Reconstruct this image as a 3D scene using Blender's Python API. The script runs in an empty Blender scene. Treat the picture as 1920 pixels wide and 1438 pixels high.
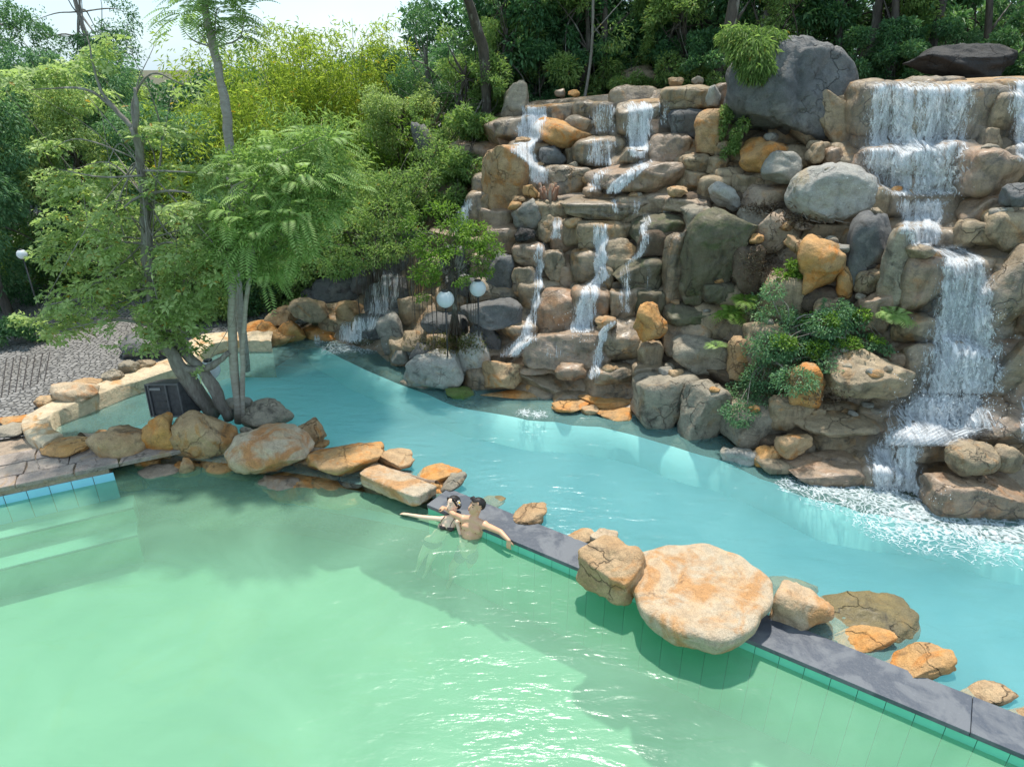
import bpy, bmesh, math, random
import numpy as np
from mathutils import Vector, Matrix
from mathutils.bvhtree import BVHTree
S = bpy.context.scene
COL = S.collection
R = math.radians
# ------------------------------------------------------------------ camera
CAM_H, PITCH, F = 6.0, R(25), 1280.0
cam_d = bpy.data.cameras.new('camera'); cam = bpy.data.objects.new('camera', cam_d); COL.objects.link(cam)
cam.location = (0, 0, CAM_H); cam.rotation_euler = (R(90) - PITCH, 0, 0)
cam_d.sensor_width = 36; cam_d.lens = 36 * F / 1920; cam_d.clip_end = 1500; cam_d.clip_start = .05
S.camera = cam
# ------------------------------------------------------------------ sky, sun, exposure
SUN_EL, SUN_AZ = R(70), R(4)
world = bpy.data.worlds.new('World'); S.world = world; world.use_nodes = True
wn = world.node_tree; wn.nodes.clear()
sky = wn.nodes.new('ShaderNodeTexSky'); sky.sky_type = 'NISHITA'; sky.sun_disc = False
sky.sun_elevation = SUN_EL; sky.sun_rotation = SUN_AZ; sky.air_density = 1.0; sky.dust_density = 1.0; sky.ozone_density = 1.2
bg = wn.nodes.new('ShaderNodeBackground'); bg.inputs[1].default_value = .15
wo = wn.nodes.new('ShaderNodeOutputWorld')
# thin high cloud veil over the whole sky
wtc = wn.nodes.new('ShaderNodeTexCoord'); wnz = wn.nodes.new('ShaderNodeTexNoise'); wnz.inputs['Scale'].default_value = 2.2; wnz.inputs['Detail'].default_value = 5
wmr = wn.nodes.new('ShaderNodeMapRange'); wmr.inputs[1].default_value = .35; wmr.inputs[2].default_value = .75; wmr.inputs[3].default_value = .68; wmr.inputs[4].default_value = .92
wmx = wn.nodes.new('ShaderNodeMixRGB'); wmx.inputs[2].default_value = (1.85, 2.6, 3.15, 1)
wn.links.new(wtc.outputs['Generated'], wnz.inputs['Vector']); wn.links.new(wnz.outputs[0], wmr.inputs[0]); wn.links.new(wmr.outputs[0], wmx.inputs[0])
wn.links.new(sky.outputs[0], wmx.inputs[1]); wn.links.new(wmx.outputs[0], bg.inputs[0]); wn.links.new(bg.outputs[0], wo.inputs[0])
sd = bpy.data.lights.new('sun', 'SUN'); sun = bpy.data.objects.new('sun', sd); COL.objects.link(sun)
sd.energy = 2.5; sd.angle = R(2.2); sd.color = (1, .95, .86)
sdir = Vector((math.sin(SUN_AZ) * math.cos(SUN_EL), math.cos(SUN_AZ) * math.cos(SUN_EL), math.sin(SUN_EL)))
sun.rotation_euler = sdir.to_track_quat('Z', 'Y').to_euler(); sun.location = (0, 20, 30)
S.view_settings.view_transform = 'Standard'; S.view_settings.look = 'None'; S.view_settings.exposure = 1.14; S.view_settings.gamma = 1
S.render.engine = 'CYCLES'
S.cycles.transparent_max_bounces = 20; S.cycles.max_bounces = 5; S.cycles.diffuse_bounces = 3; S.cycles.glossy_bounces = 2; S.cycles.transmission_bounces = 4
S.cycles.sample_clamp_indirect = 6

# ------------------------------------------------------------------ pixel <-> world
cp, sp = math.cos(PITCH), math.sin(PITCH)
def ray(px, py):
    u = (px - 960) / F; v = (719 - py) / F
    return np.array([u, cp + v * sp, -sp + v * cp])
def W(px, py, z=0.0):
    d = ray(px, py); t = (z - CAM_H) / d[2]; return np.array([d[0] * t, d[1] * t, z])
def P(px, py, Y):
    d = ray(px, py); t = Y / d[1]; return np.array([d[0] * t, Y, CAM_H + d[2] * t])
def axd(p): return p[1] * cp - (p[2] - CAM_H) * sp       # distance along the optical axis
# ------------------------------------------------------------------ numpy noise
def _h(ix, iy, iz, s):
    n = (ix * 374761393 + iy * 668265263 + iz * 1274126177 + s * 974634777) & 0xffffffff
    n = ((n ^ (n >> 13)) * 1274126177) & 0xffffffff
    return ((n ^ (n >> 16)) & 0xffff) / 32767.5 - 1
def vnoise(p, s=0):
    p = np.asarray(p, float); i = np.floor(p).astype(np.int64); f = p - i; f = f * f * (3 - 2 * f)
    x, y, z = i.T; a, b, c = f.T; r = 0
    for dx in (0, 1):
        for dy in (0, 1):
            for dz in (0, 1):
                r = r + _h(x + dx, y + dy, z + dz, s) * (a if dx else 1 - a) * (b if dy else 1 - b) * (c if dz else 1 - c)
    return r
def fbm(p, s=0, o=4):
    r = 0; a = .5; p = np.asarray(p, float)
    for k in range(o): r = r + a * vnoise(p * 2 ** k + 17.3 * k, s + k); a *= .5
    return r
def smooth(a, b, x): t = np.clip((x - a) / (b - a), 0, 1); return t * t * (3 - 2 * t)
# ------------------------------------------------------------------ objects
def tag(o, label=None, cat=None, group=None, kind=None):
    if label: o['label'] = label
    if cat: o['category'] = cat
    if group: o['group'] = group
    if kind: o['kind'] = kind
    return o
def mesh_np(name, v, f, mat, parent=None, shade=None, uv=None, attr=None, smoothf=True, loc=None, mats=None, fmat=None):
    v = np.asarray(v, np.float32).reshape(-1, 3); f = np.asarray(f, np.int32)
    k = f.shape[1]; me = bpy.data.meshes.new(name)
    me.vertices.add(len(v)); me.loops.add(f.size); me.polygons.add(len(f))
    me.vertices.foreach_set('co', v.ravel()); me.loops.foreach_set('vertex_index', f.ravel())
    me.polygons.foreach_set('loop_start', np.arange(0, f.size, k, dtype=np.int32))
    me.polygons.foreach_set('loop_total', np.full(len(f), k, np.int32))
    if smoothf: me.polygons.foreach_set('use_smooth', np.ones(len(f), bool))
    for an, arr in (('shade', shade), ('dens', attr)):
        if arr is not None:
            at = me.attributes.new(an, 'FLOAT', 'POINT'); at.data.foreach_set('value', np.asarray(arr, np.float32))
    if uv is not None:
        l = me.uv_layers.new(name='UVMap'); l.data.foreach_set('uv', np.asarray(uv, np.float32)[f.ravel()].ravel())
    me.update(); me.validate()
    for m in (mats or [mat]): me.materials.append(m)
    if fmat is not None: me.polygons.foreach_set('material_index', np.asarray(fmat, np.int32))
    o = bpy.data.objects.new(name, me); COL.objects.link(o)
    if loc is not None: o.location = loc
    if parent: o.parent = parent
    return o
def empty(name, loc, label=None, cat=None, group=None, kind=None):
    o = bpy.data.objects.new(name, None); COL.objects.link(o); o.location = loc; o.empty_display_size = .2
    return tag(o, label, cat, group, kind)
def copy_tree(o, parent=None):
    c = o.copy(); COL.objects.link(c); c.parent = parent
    for ch in CH.get(o.name, []): copy_tree(ch, c)
    return c
CH = {}
class MB:
    def __init__(s): s.v = []; s.f = []; s.n = 0; s.sh = []
    def add(s, v, f, sh=None):
        v = np.asarray(v, float); s.v.append(v); s.f += [[int(i) + s.n for i in q] for q in f]; s.n += len(v)
        s.sh.append(np.full(len(v), .5 if sh is None else sh))
    def tube(s, pts, rad, sides=7, cap=True, wob=0, seed=0):
        pts = np.asarray(pts, float); n = len(pts); rad = np.broadcast_to(np.asarray(rad, float), (n,))
        t = np.gradient(pts, axis=0); t /= np.linalg.norm(t, axis=1)[:, None] + 1e-9
        up = np.array([0, 0, 1.]) if abs(t[0][2]) < .9 else np.array([1., 0, 0]); vs = []; fs = []
        for i in range(n):
            a = np.cross(up, t[i]); a /= np.linalg.norm(a) + 1e-9; b = np.cross(t[i], a); up = b
            for k in range(sides):
                th = 2 * math.pi * k / sides
                rr = rad[i] * (1 + wob * math.sin(th * 2 + i * .9 + seed))
                vs.append(pts[i] + rr * (math.cos(th) * a + math.sin(th) * b))
        for i in range(n - 1):
            for k in range(sides):
                k2 = (k + 1) % sides; fs.append([i * sides + k, i * sides + k2, (i + 1) * sides + k2, (i + 1) * sides + k])
        if cap: fs.append(list(range(sides))[::-1]); fs.append([(n - 1) * sides + k for k in range(sides)])
        s.add(vs, fs)
    def box(s, c, d, M=None):
        c = np.array(c, float); d = np.array(d, float) / 2
        q = np.array([[x, y, z] for x in (-1, 1) for y in (-1, 1) for z in (-1, 1)]) * d
        if M is not None: q = q @ np.array(M).T
        s.add(q + c, [[0, 1, 3, 2], [4, 6, 7, 5], [0, 4, 5, 1], [2, 3, 7, 6], [0, 2, 6, 4], [1, 5, 7, 3]])
    def ell(s, c, r, M=None, lv=2):
        d, f = ICO[lv]; q = d * np.array(r, float)
        if M is not None: q = q @ np.array(M).T
        s.add(q + np.array(c, float), f)
    def caps(s, a, b, ra, rb, sides=12):
        a = np.array(a, float); b = np.array(b, float); L = np.linalg.norm(b - a) + 1e-6; t = (b - a) / L
        pts = []; rr = []
        for th in np.linspace(-math.pi / 2 + .15, 0, 4): pts.append(a + t * ra * math.sin(th)); rr.append(ra * math.cos(th))
        for k in (.33, .66): pts.append(a + t * L * k); rr.append(ra + (rb - ra) * k)
        for th in np.linspace(0, math.pi / 2 - .15, 4): pts.append(b + t * rb * math.sin(th)); rr.append(rb * math.cos(th))
        s.tube(pts, rr, sides)
    def build(s, name, mat, parent=None, smoothf=True, loc=None):
        v = np.concatenate(s.v); me = bpy.data.meshes.new(name)
        if loc is not None: v = v - np.array(loc)
        me.from_pydata(v.tolist(), [], s.f); me.update()
        if smoothf: me.polygons.foreach_set('use_smooth', np.ones(len(me.polygons), bool))
        me.materials.append(mat); o = bpy.data.objects.new(name, me); COL.objects.link(o)
        if loc is not None: o.location = loc
        if parent: o.parent = parent
        return o
ICO = {}
for lv in (2, 3, 4, 5, 6):
    bm = bmesh.new(); bmesh.ops.create_icosphere(bm, subdivisions=lv, radius=1)
    bm.verts.ensure_lookup_table(); vv = np.array([v.co[:] for v in bm.verts]); ff = np.array([[v.index for v in f.verts] for f in bm.faces]); bm.free()
    ICO[lv] = (vv / np.linalg.norm(vv, axis=1)[:, None], ff)
def catmull(pts, n):
    pts = np.asarray(pts, float); q = np.vstack([2 * pts[0] - pts[1], pts, 2 * pts[-1] - pts[-2]]); out = []
    for i in range(1, len(q) - 2):
        for t in np.linspace(0, 1, n, endpoint=False):
            a, b, c, d = q[i - 1], q[i], q[i + 1], q[i + 2]
            out.append(.5 * (2 * b + (c - a) * t + (2 * a - 5 * b + 4 * c - d) * t * t + (3 * b - a - 3 * c + d) * t ** 3))
    out.append(q[-2]); return np.array(out)
# ------------------------------------------------------------------ materials
class NT:
    def __init__(s, name):
        s.m = bpy.data.materials.new(name); s.m.use_nodes = True; s.t = s.m.node_tree; s.t.nodes.clear()
        s.out = s.t.nodes.new('ShaderNodeOutputMaterial')
    def n(s, ty, ins=None, **at):
        o = s.t.nodes.new(ty)
        for k, v in at.items(): setattr(o, k, v)
        for k, v in (ins or {}).items():
            i = o.inputs[k]
            if isinstance(v, bpy.types.NodeSocket): s.t.links.new(v, i)
            else: i.default_value = v
        return o
    def noise(s, vec, sc, det=4, rough=.55, dist=0, out=0):
        return s.n('ShaderNodeTexNoise', {'Vector': vec, 'Scale': sc, 'Detail': det, 'Roughness': rough, 'Distortion': dist}).outputs[out]
    def mr(s, x, a, b, c=0., d=1.): return s.n('ShaderNodeMapRange', {0: x, 1: a, 2: b, 3: c, 4: d}).outputs[0]
    def math(s, op, a, b=0.): return s.n('ShaderNodeMath', {0: a, 1: b}, operation=op).outputs[0]
    def mix(s, f, a, b, mode='MIX'):
        if not isinstance(a, bpy.types.NodeSocket): a = (*a[:3], 1)
        if not isinstance(b, bpy.types.NodeSocket): b = (*b[:3], 1)
        return s.n('ShaderNodeMixRGB', {0: f, 1: a, 2: b}, blend_type=mode).outputs[0]
    def bump(s, h, dist, strength=1., nrm=None):
        i = {'Height': h, 'Distance': dist, 'Strength': strength}
        if nrm is not None: i['Normal'] = nrm
        return s.n('ShaderNodeBump', i).outputs[0]
    def coord(s, rnd=True, scale=None):
        tc = s.n('ShaderNodeTexCoord').outputs['Object']
        if rnd:
            oi = s.n('ShaderNodeObjectInfo').outputs['Random']
            k = s.math('MULTIPLY', oi, 57.)
            tc = s.n('ShaderNodeVectorMath', {0: tc, 1: k}, operation='ADD').outputs[0]
        if scale: tc = s.n('ShaderNodeMapping', {'Vector': tc, 'Scale': scale}).outputs[0]
        return tc
    def princ(s, col, rough=.6, nrm=None, **kw):
        i = {'Base Color': col if isinstance(col, bpy.types.NodeSocket) else (*col[:3], 1), 'Roughness': rough}
        if nrm is not None: i['Normal'] = nrm
        for k, v in kw.items(): i[k.replace('_', ' ')] = v
        return s.n('ShaderNodeBsdfPrincipled', i).outputs[0]
    def done(s, sh, vol=None):
        s.t.links.new(sh, s.out.inputs[0])
        if vol is not None: s.t.links.new(vol, s.out.inputs[1])
        return s.m
def stone(name, c1, c2, c3, rust=.5, dark=.5, rough=.75, wet=0., speck=.25, strata=0., crack=1.0, darkc=(.035, .03, .025), streak=0.):
    t = NT(name); c = t.coord()
    big = t.mr(t.noise(c, 1.5, 5, .6, .6), .38, .62)
    col = t.mix(big, c1, c2)
    ru = t.mr(t.noise(t.n('ShaderNodeVectorMath', {0: c, 1: (9, 3, 5)}, operation='ADD').outputs[0], 1.9, 6, .62, 1.), .62 - .16 * rust, .70 - .10 * rust)
    col = t.mix(t.math('MULTIPLY', ru, .85), col, c3)
    if strata:
        ms = t.n('ShaderNodeMapping', {'Vector': c, 'Scale': (1.1, 1.1, 7), 'Rotation': (.12, .2, 0)}).outputs[0]
        st = t.mr(t.noise(ms, 1.6, 6, .65, .5), .35, .65)
        col = t.mix(t.math('MULTIPLY', st, strata), col, tuple(.55 * x for x in c2))
    dk = t.mr(t.noise(t.n('ShaderNodeVectorMath', {0: c, 1: (3, 30, 8)}, operation='ADD').outputs[0], 3.1, 9, .68, .8), .60 - .12 * dark, .74 - .1 * dark)
    col = t.mix(t.math('MULTIPLY', dk, .75), col, darkc)
    if streak:
        sv = t.n('ShaderNodeMapping', {'Vector': c, 'Scale': (6, 6, .55)}).outputs[0]
        sk = t.mr(t.noise(sv, 1., 5, .6, .4), .48, .68); nzz = t.n('ShaderNodeSeparateXYZ', {0: t.n('ShaderNodeNewGeometry').outputs['Normal']}).outputs[2]
        sk = t.math('MULTIPLY', sk, t.mr(nzz, .2, .6, 1., 0.))
        col = t.mix(t.math('MULTIPLY', sk, streak), col, (.045, .042, .025))
    med = t.noise(c, 9, 8, .7); sp_ = t.noise(c, 75, 3, .7)
    col = t.mix(1., col, t.n('ShaderNodeCombineColor', {0: t.mr(med, .25, .75, .72, 1.25), 1: t.mr(med, .25, .75, .72, 1.25), 2: t.mr(med, .25, .75, .72, 1.22)}).outputs[0], 'MULTIPLY')
    g = t.mr(sp_, .3, .7, 1 - speck, 1 + speck)
    col = t.mix(1., col, t.n('ShaderNodeCombineColor', {0: g, 1: g, 2: g}).outputs[0], 'MULTIPLY')
    wv = t.n('ShaderNodeVectorMath', {0: c, 1: t.n('ShaderNodeVectorMath', {0: t.noise(c, 2.2, 4, out=1), 'Scale': .6}, operation='SCALE').outputs[0]}, operation='ADD').outputs[0]
    vo = t.n('ShaderNodeTexVoronoi', {'Vector': wv, 'Scale': 1.5}, feature='DISTANCE_TO_EDGE').outputs['Distance']
    ck = t.mr(vo, 0., .022, 1., 0.)
    ck = t.math('MULTIPLY', ck, t.mr(t.noise(c, 1.1, 2), .5, .6, 0., crack))
    col = t.mix(t.math('MULTIPLY', ck, .5), col, tuple(.22 * x for x in c2))
    n1 = t.bump(t.noise(c, 5, 8, .65), .07, .9)
    n2 = t.bump(t.noise(c, 28, 6, .7), .012, .9, n1)
    n3 = t.bump(ck, -.02, 1., n2)
    rg = t.mr(med, .3, .7, rough - .12, rough + .1)
    sh = t.princ(col, rg, n3, Specular_IOR_Level=.35 + .4 * wet, Coat_Weight=wet * .22, Coat_Roughness=.3)
    return t.done(sh)
M = {}
M['tan'] = stone('stone_tan', (.48, .33, .19), (.40, .25, .13), (.46, .20, .055), .5, .5)
M['pale'] = stone('stone_pale_pink_granite', (.52, .41, .29), (.46, .33, .21), (.46, .19, .06), .75, .15, speck=.3, crack=.3)
M['disc'] = stone('stone_sandy_granite', (.50, .35, .215), (.47, .385, .28), (.46, .23, .085), .95, .05, speck=.25, crack=.1)
M['orange'] = stone('stone_orange', (.52, .27, .09), (.44, .27, .13), (.55, .20, .035), .7, .35)
M['grey'] = stone('stone_grey', (.30, .28, .24), (.23, .21, .18), (.30, .24, .17), .35, .4, crack=.7)
M['lightgrey'] = stone('stone_light_grey', (.42, .40, .35), (.33, .31, .28), (.36, .28, .18), .3, .45, crack=.8)
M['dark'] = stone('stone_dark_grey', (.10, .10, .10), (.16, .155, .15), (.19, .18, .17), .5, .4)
M['black'] = stone('stone_blackened', (.035, .033, .033), (.05, .045, .042), (.12, .10, .09), .1, .5)
M['wet'] = stone('stone_wet_brown', (.38, .27, .165), (.27, .20, .125), (.44, .22, .07), .5, .65, .5, 1., strata=.55, streak=.75)
M['wetred'] = stone('stone_wet_red_brown', (.37, .25, .16), (.28, .19, .12), (.40, .20, .09), .5, .5, .5, 1., strata=.35, streak=.6)
M['brown'] = stone('stone_brown', (.42, .31, .19), (.31, .235, .15), (.42, .22, .08), .45, .55, .65, .25, strata=.4, streak=.5)
M['beige'] = stone('stone_beige_layers', (.38, .32, .24), (.29, .25, .19), (.33, .22, .12), .3, .65, strata=.45)
M['moss'] = stone('stone_mossy', (.125, .12, .065), (.16, .13, .085), (.075, .095, .03), .6, .6, .75, .2, strata=.3, streak=.5)
M['olive'] = stone('stone_olive_algae', (.20, .15, .06), (.15, .12, .06), (.26, .17, .06), .4, .4, .6, .2)
M['algae'] = stone('stone_shaded_algae', (.055, .065, .04), (.04, .055, .04), (.12, .085, .03), .3, .3, .7, .1)  # algae tone darkened to paint in the cliff's shade along the waterline
M['green'] = stone('moss_green', (.10, .16, .03), (.13, .15, .05), (.20, .17, .08), .3, .3)
M['soil'] = stone('soil_dark', (.10, .07, .045), (.14, .10, .07), (.18, .13, .08), .3, .6, .9, crack=0)
M['mortar'] = stone('mortar_sandstone', (.42, .32, .23), (.36, .27, .20), (.42, .24, .12), .4, .35, strata=.3)
M['flag'] = stone('flagstone_pinkish', (.42, .34, .28), (.33, .27, .24), (.42, .28, .16), .4, .35, strata=.25)
M['kerb'] = stone('kerb_cream_sandstone', (.62, .50, .34), (.56, .45, .31), (.52, .28, .11), .5, .25, crack=.15, speck=.1)

def foliage(name, c_dark, c_mid, c_light, trans=.55, gl=.3, yel=None):
    t = NT(name); a = t.n('ShaderNodeAttribute', attribute_name='shade').outputs['Fac']
    r = t.n('ShaderNodeValToRGB', {0: a}); e = r.color_ramp.elements
    e[0].position = 0; e[0].color = (*c_dark, 1); e[1].position = .9; e[1].color = (*c_light, 1)
    m_ = e.new(.5); m_.color = (*c_mid, 1)
    if yel: y = e.new(.985); y.color = (*yel, 1)
    c = r.outputs[0]
    d = t.princ(c, .45, Specular_IOR_Level=gl)
    tl = t.n('ShaderNodeBsdfTranslucent', {'Color': t.mix(.5, c, (.9, 1., .35), 'MULTIPLY')}).outputs[0]
    return t.done(t.n('ShaderNodeMixShader', {0: trans, 1: d, 2: tl}).outputs[0])
M['leaf'] = foliage('leaves_mid_green', (.13, .22, .07), (.28, .42, .13), (.50, .62, .24), yel=(.42, .30, .06))
M['leafA'] = foliage('leaves_sage_green', (.24, .34, .12), (.44, .56, .22), (.72, .80, .40), yel=(.48, .32, .07))
M['leafdark'] = foliage('leaves_dark_green', (.05, .13, .06), (.12, .26, .10), (.28, .44, .20), .45)
M['leafblue'] = foliage('leaves_bluish_green', (.08, .18, .09), (.18, .34, .16), (.36, .54, .28), .45)
M['bamboo'] = foliage('bamboo_leaves', (.22, .31, .05), (.44, .56, .09), (.72, .78, .17), .5, yel=(.62, .42, .04))
M['frond'] = foliage('pinnate_leaves', (.17, .29, .08), (.34, .50, .15), (.56, .70, .28), .5)
M['bright'] = foliage('leaves_bright_green', (.09, .18, .03), (.19, .33, .05), (.36, .52, .10), .5)
M['grassy'] = foliage('grass_blades', (.10, .13, .04), (.20, .22, .07), (.36, .32, .14), .4)
M['litter'] = foliage('dry_litter', (.07, .045, .03), (.17, .11, .06), (.34, .26, .18), .1)
def bark(name, a, b, sc=(6, 6, 2)):
    t = NT(name); c = t.coord(scale=sc); n = t.noise(c, 2.2, 7, .65, .5)
    col = t.mix(t.mr(n, .35, .65), a, b); lich = t.mr(t.noise(c, .8, 5, .6), .56, .64)
    col = t.mix(t.math('MULTIPLY', lich, .5), col, (.36, .35, .30))
    return t.done(t.princ(col, .85, t.bump(n, .02, 1.)))
M['bark'] = bark('bark_grey', (.15, .125, .10), (.28, .25, .215))
M['barkpale'] = bark('bark_pale_smooth', (.27, .235, .19), (.40, .36, .30), (3, 3, 9))
M['barkdark'] = bark('bark_dark', (.05, .04, .032), (.11, .09, .07))
M['culm'] = bark('bamboo_culm', (.30, .27, .10), (.42, .36, .16), (3, 3, 3))
def flat(name, c, rough=.5, var=.12, sc=6, bmp=.003, **kw):
    t = NT(name); o = t.coord(); n = t.noise(o, sc, 6, .6)
    g = t.mr(n, .3, .7, 1 - var, 1 + var)
    col = t.mix(1., c, t.n('ShaderNodeCombineColor', {0: g, 1: g, 2: g}).outputs[0], 'MULTIPLY')
    return t.done(t.princ(col, rough, t.bump(n, bmp), **kw))
# ------------------------------------------------------------------ pond geometry in plan
ZU, ZL = 0.0, -0.13            # water levels: upper pond, lower pool
ed_lo = [W(800, 945.6, .05), W(1082.8, 1066.9, .05), W(1403.8, 1200.6, .05), W(1920, 1415, .05)]
ed_up = [W(828, 913.5, .05), W(1107.6, 1021.6, .05), W(1438.9, 1151, .05), W(1920, 1333, .05)]
A0 = ed_lo[0]; ax = ed_lo[3] - ed_lo[0]; ax /= np.linalg.norm(ax); nx = np.array([ax[1], -ax[0], 0])   # nx: into the lower pool
nx = -nx if nx[1] > 0 else nx
WID = .52; LEN = 11.0
# floor and water
def poly_obj(name, pts, z, mat, kind='structure', parent=None):
    me = bpy.data.meshes.new(name); me.from_pydata([(p[0], p[1], z) for p in pts], [], [list(range(len(pts)))]); me.update()
    me.materials.append(mat); o = bpy.data.objects.new(name, me); COL.objects.link(o)
    if kind: o['kind'] = kind
    if parent: o.parent = parent
    return o
def water_mat(name, absorb, dens, turb, turbc, wave, gl=1.):
    t = NT(name); c = t.n('ShaderNodeTexCoord').outputs['Object']
    m1 = t.n('ShaderNodeMapping', {'Vector': c, 'Rotation': (0, 0, .5), 'Scale': (1, 2.6, 1)}).outputs[0]
    m2 = t.n('ShaderNodeMapping', {'Vector': c, 'Rotation': (0, 0, -.35), 'Scale': (1, 2.2, 1)}).outputs[0]
    n1 = t.noise(m1, 1.3, 3, .5, .7); n2 = t.noise(m2, 4.5, 4, .55, .9); n3 = t.noise(m1, 14, 3, .5, .4)
    amp = t.mr(t.noise(c, .35, 2), .35, .65, .35, 1.)
    nn = t.bump(n1, .10 * wave); nn = t.bump(t.math('MULTIPLY', n2, amp), .035 * wave, 1., nn); nn = t.bump(t.math('MULTIPLY', n3, amp), .008 * wave, 1., nn)
    fr = t.n('ShaderNodeFresnel', {'IOR': 1.33, 'Normal': nn}).outputs[0]
    tb = t.mr(t.noise(c, .5, 4, .6, .6), .3, .7, turb * .75, turb * 1.25)
    body = t.n('ShaderNodeMixShader', {0: tb, 1: t.n('ShaderNodeBsdfTransparent', {'Color': (.97, 1, .99, 1)}).outputs[0],
               2: t.n('ShaderNodeBsdfDiffuse', {'Color': (*turbc, 1), 'Normal': nn}).outputs[0]}).outputs[0]
    g = t.n('ShaderNodeBsdfGlossy', {'Color': (1, 1, 1, 1), 'Roughness': .2, 'Normal': nn}).outputs[0]
    sh = t.n('ShaderNodeMixShader', {0: t.math('MULTIPLY', fr, gl), 1: body, 2: g}).outputs[0]
    top = t.done(sh, t.n('ShaderNodeVolumeAbsorption', {'Color': (*absorb, 1), 'Density': dens}).outputs[0])
    t2 = NT(name + '_inner'); side = t2.done(t2.n('ShaderNodeBsdfTransparent').outputs[0], t2.n('ShaderNodeVolumeAbsorption', {'Color': (*absorb, 1), 'Density': dens}).outputs[0])
    return top, side
def water_body(name, pts, ztop, zbot, mats):
    n = len(pts); v = [(p[0], p[1], ztop) for p in pts] + [(p[0], p[1], zbot) for p in pts]
    f = [list(range(n)), list(range(n, 2 * n))[::-1]] + [[i, i + n, (i + 1) % n + n, (i + 1) % n] for i in range(n)]
    me = bpy.data.meshes.new(name); me.from_pydata(v, [], f); me.update(); me.materials.append(mats[0]); me.materials.append(mats[1])
    for i, p in enumerate(me.polygons): p.material_index = 0 if i == 0 else 1
    bm = bmesh.new(); bm.from_mesh(me); bmesh.ops.recalc_face_normals(bm, faces=bm.faces[:]); bm.to_mesh(me); bm.free()
    o = bpy.data.objects.new(name, me); COL.objects.link(o); o['kind'] = 'structure'; return o
wend = A0 + ax * LEN
mid = [W(60, 840, 0), W(200, 852, 0), W(330, 858, 0), W(450, 872, 0), W(600, 895, 0), W(740, 920, 0)]
divide = [p[:2] for p in mid] + [(A0 - nx * WID / 2)[:2], (wend - nx * WID / 2)[:2]]
kin_px = [(117, 812), (99, 801), (93, 787), (102, 772), (123, 763), (175, 743), (242, 717), (310, 696), (362, 673), (382, 655), (406, 640), (440, 637), (475, 637), (495, 637), (508, 637)]
kout_px = [(79, 834), (50, 815), (38, 795), (46, 780), (72, 764), (150, 732), (225, 703), (292, 680), (338, 655), (352, 638), (385, 624), (440, 622), (478, 620), (498, 620), (512, 620)]
kin = catmull([W(a, b, .3) for a, b in kin_px], 6); kout = catmull([W(a, b, .3) for a, b in kout_px], 6)
kmid = (kin + kout) / 2
back = [W(560, 612, 0), W(700, 590, 0), (0, 15.5), (3, 14), (6, 12), (9, 11), (12, 9)]
upper = [p[:2] for p in divide] + [(p[0], p[1]) for p in back[::-1]] + [p[:2] for p in kmid[::-1][8:-8:4]]
upper_m = water_mat('pond_water_turquoise', (.48, .96, .94), .30, .17, (.40, .78, .74), .38, .8)
lower_m = water_mat('pool_water_green', (.50, .93, .78), .52, .38, (.27, .52, .34), .32, .65)
water_body('upper_pond_water', upper, ZU, -.645, upper_m)
wk = [W(-420, 1010, ZL), W(0, 914, ZL), W(82, 897, ZL), W(164, 885, ZL), W(205, 868, ZL)]
lower = [p[:2] for p in wk] + [p[:2] for p in mid[1:]] + [(A0 - nx * .1)[:2], (wend - nx * .1)[:2], (12, -9), (-13, -9), (-13, 4)]
water_body('lower_pool_water', lower, ZL, -1.26, lower_m)
def floor_mat(name, a, b, c_, sc):
    t = NT(name); c = t.n('ShaderNodeTexCoord').outputs['Object']
    col = t.mix(t.mr(t.noise(c, sc, 5, .6, .5), .35, .65), a, b)
    col = t.mix(t.mr(t.noise(c, sc * 2.3, 6, .65, .8), .55, .66, 0., .6), col, c_)
    return t.done(t.princ(col, .8))
m_upfloor = floor_mat('floor_paint_turquoise', (.50, .88, .84), (.44, .84, .80), (.48, .86, .78), .5); poly_obj('upper_pond_floor', upper, -.65, m_upfloor)
def lower_floor(mat):
    o = A0 - ax * 14; w_ = ax * 34; vs = []
    for d_, z_ in ((-9, -1.25), (1., -1.25), (3, -1.25), (6, -1.22), (22, -1.2)):
        for e_ in (0, 1): q = o + w_ * e_ + nx * d_; vs.append((q[0], q[1], z_))
    me = bpy.data.meshes.new('lower_pool_floor'); me.from_pydata(vs, [], [[2 * i, 2 * i + 1, 2 * i + 3, 2 * i + 2] for i in range(4)]); me.materials.append(mat); me.update()
    me.polygons.foreach_set('use_smooth', [True] * 4); ob = bpy.data.objects.new('lower_pool_floor', me); COL.objects.link(ob); ob['kind'] = 'structure'
lower_floor(floor_mat('floor_paint_green', (.32, .40, .29), (.28, .37, .27), (.32, .37, .22), .35))

# dividing wall: coping slabs and tiles
t = NT('slate_coping'); c = t.coord()
st = t.mr(t.noise(c, 2.2, 6, .6, .5), .47, .56)
col = t.mix(st, (.065, .075, .095), (.13, .138, .152)); col = t.mix(t.mr(t.noise(c, 30, 5, .7), .6, .75, 0., .4), col, (.26, .27, .30))
n_ = t.noise(c, 16, 6, .7)
m_slate = t.done(t.princ(col, t.mr(st, 0, 1, .42, .65), t.bump(n_, .006)))
m_tile = flat('tile_turquoise', (.16, .60, .40), .6, .06, 3); m_grout = flat('grout_dark', (.09, .07, .045), .8)
m_tileblue = flat('tile_light_blue', (.30, .68, .82), .5, .06, 3)
wall = empty('dividing_wall', tuple(A0), kind='structure')
ang = math.atan2(ax[1], ax[0]); RZ = np.array(Matrix.Rotation(ang, 3, 'Z'))
def wl(s_, d_, z): return A0 + ax * s_ - nx * d_ + np.array([0, 0, z - .05])      # along, back from the pool edge, height
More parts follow.
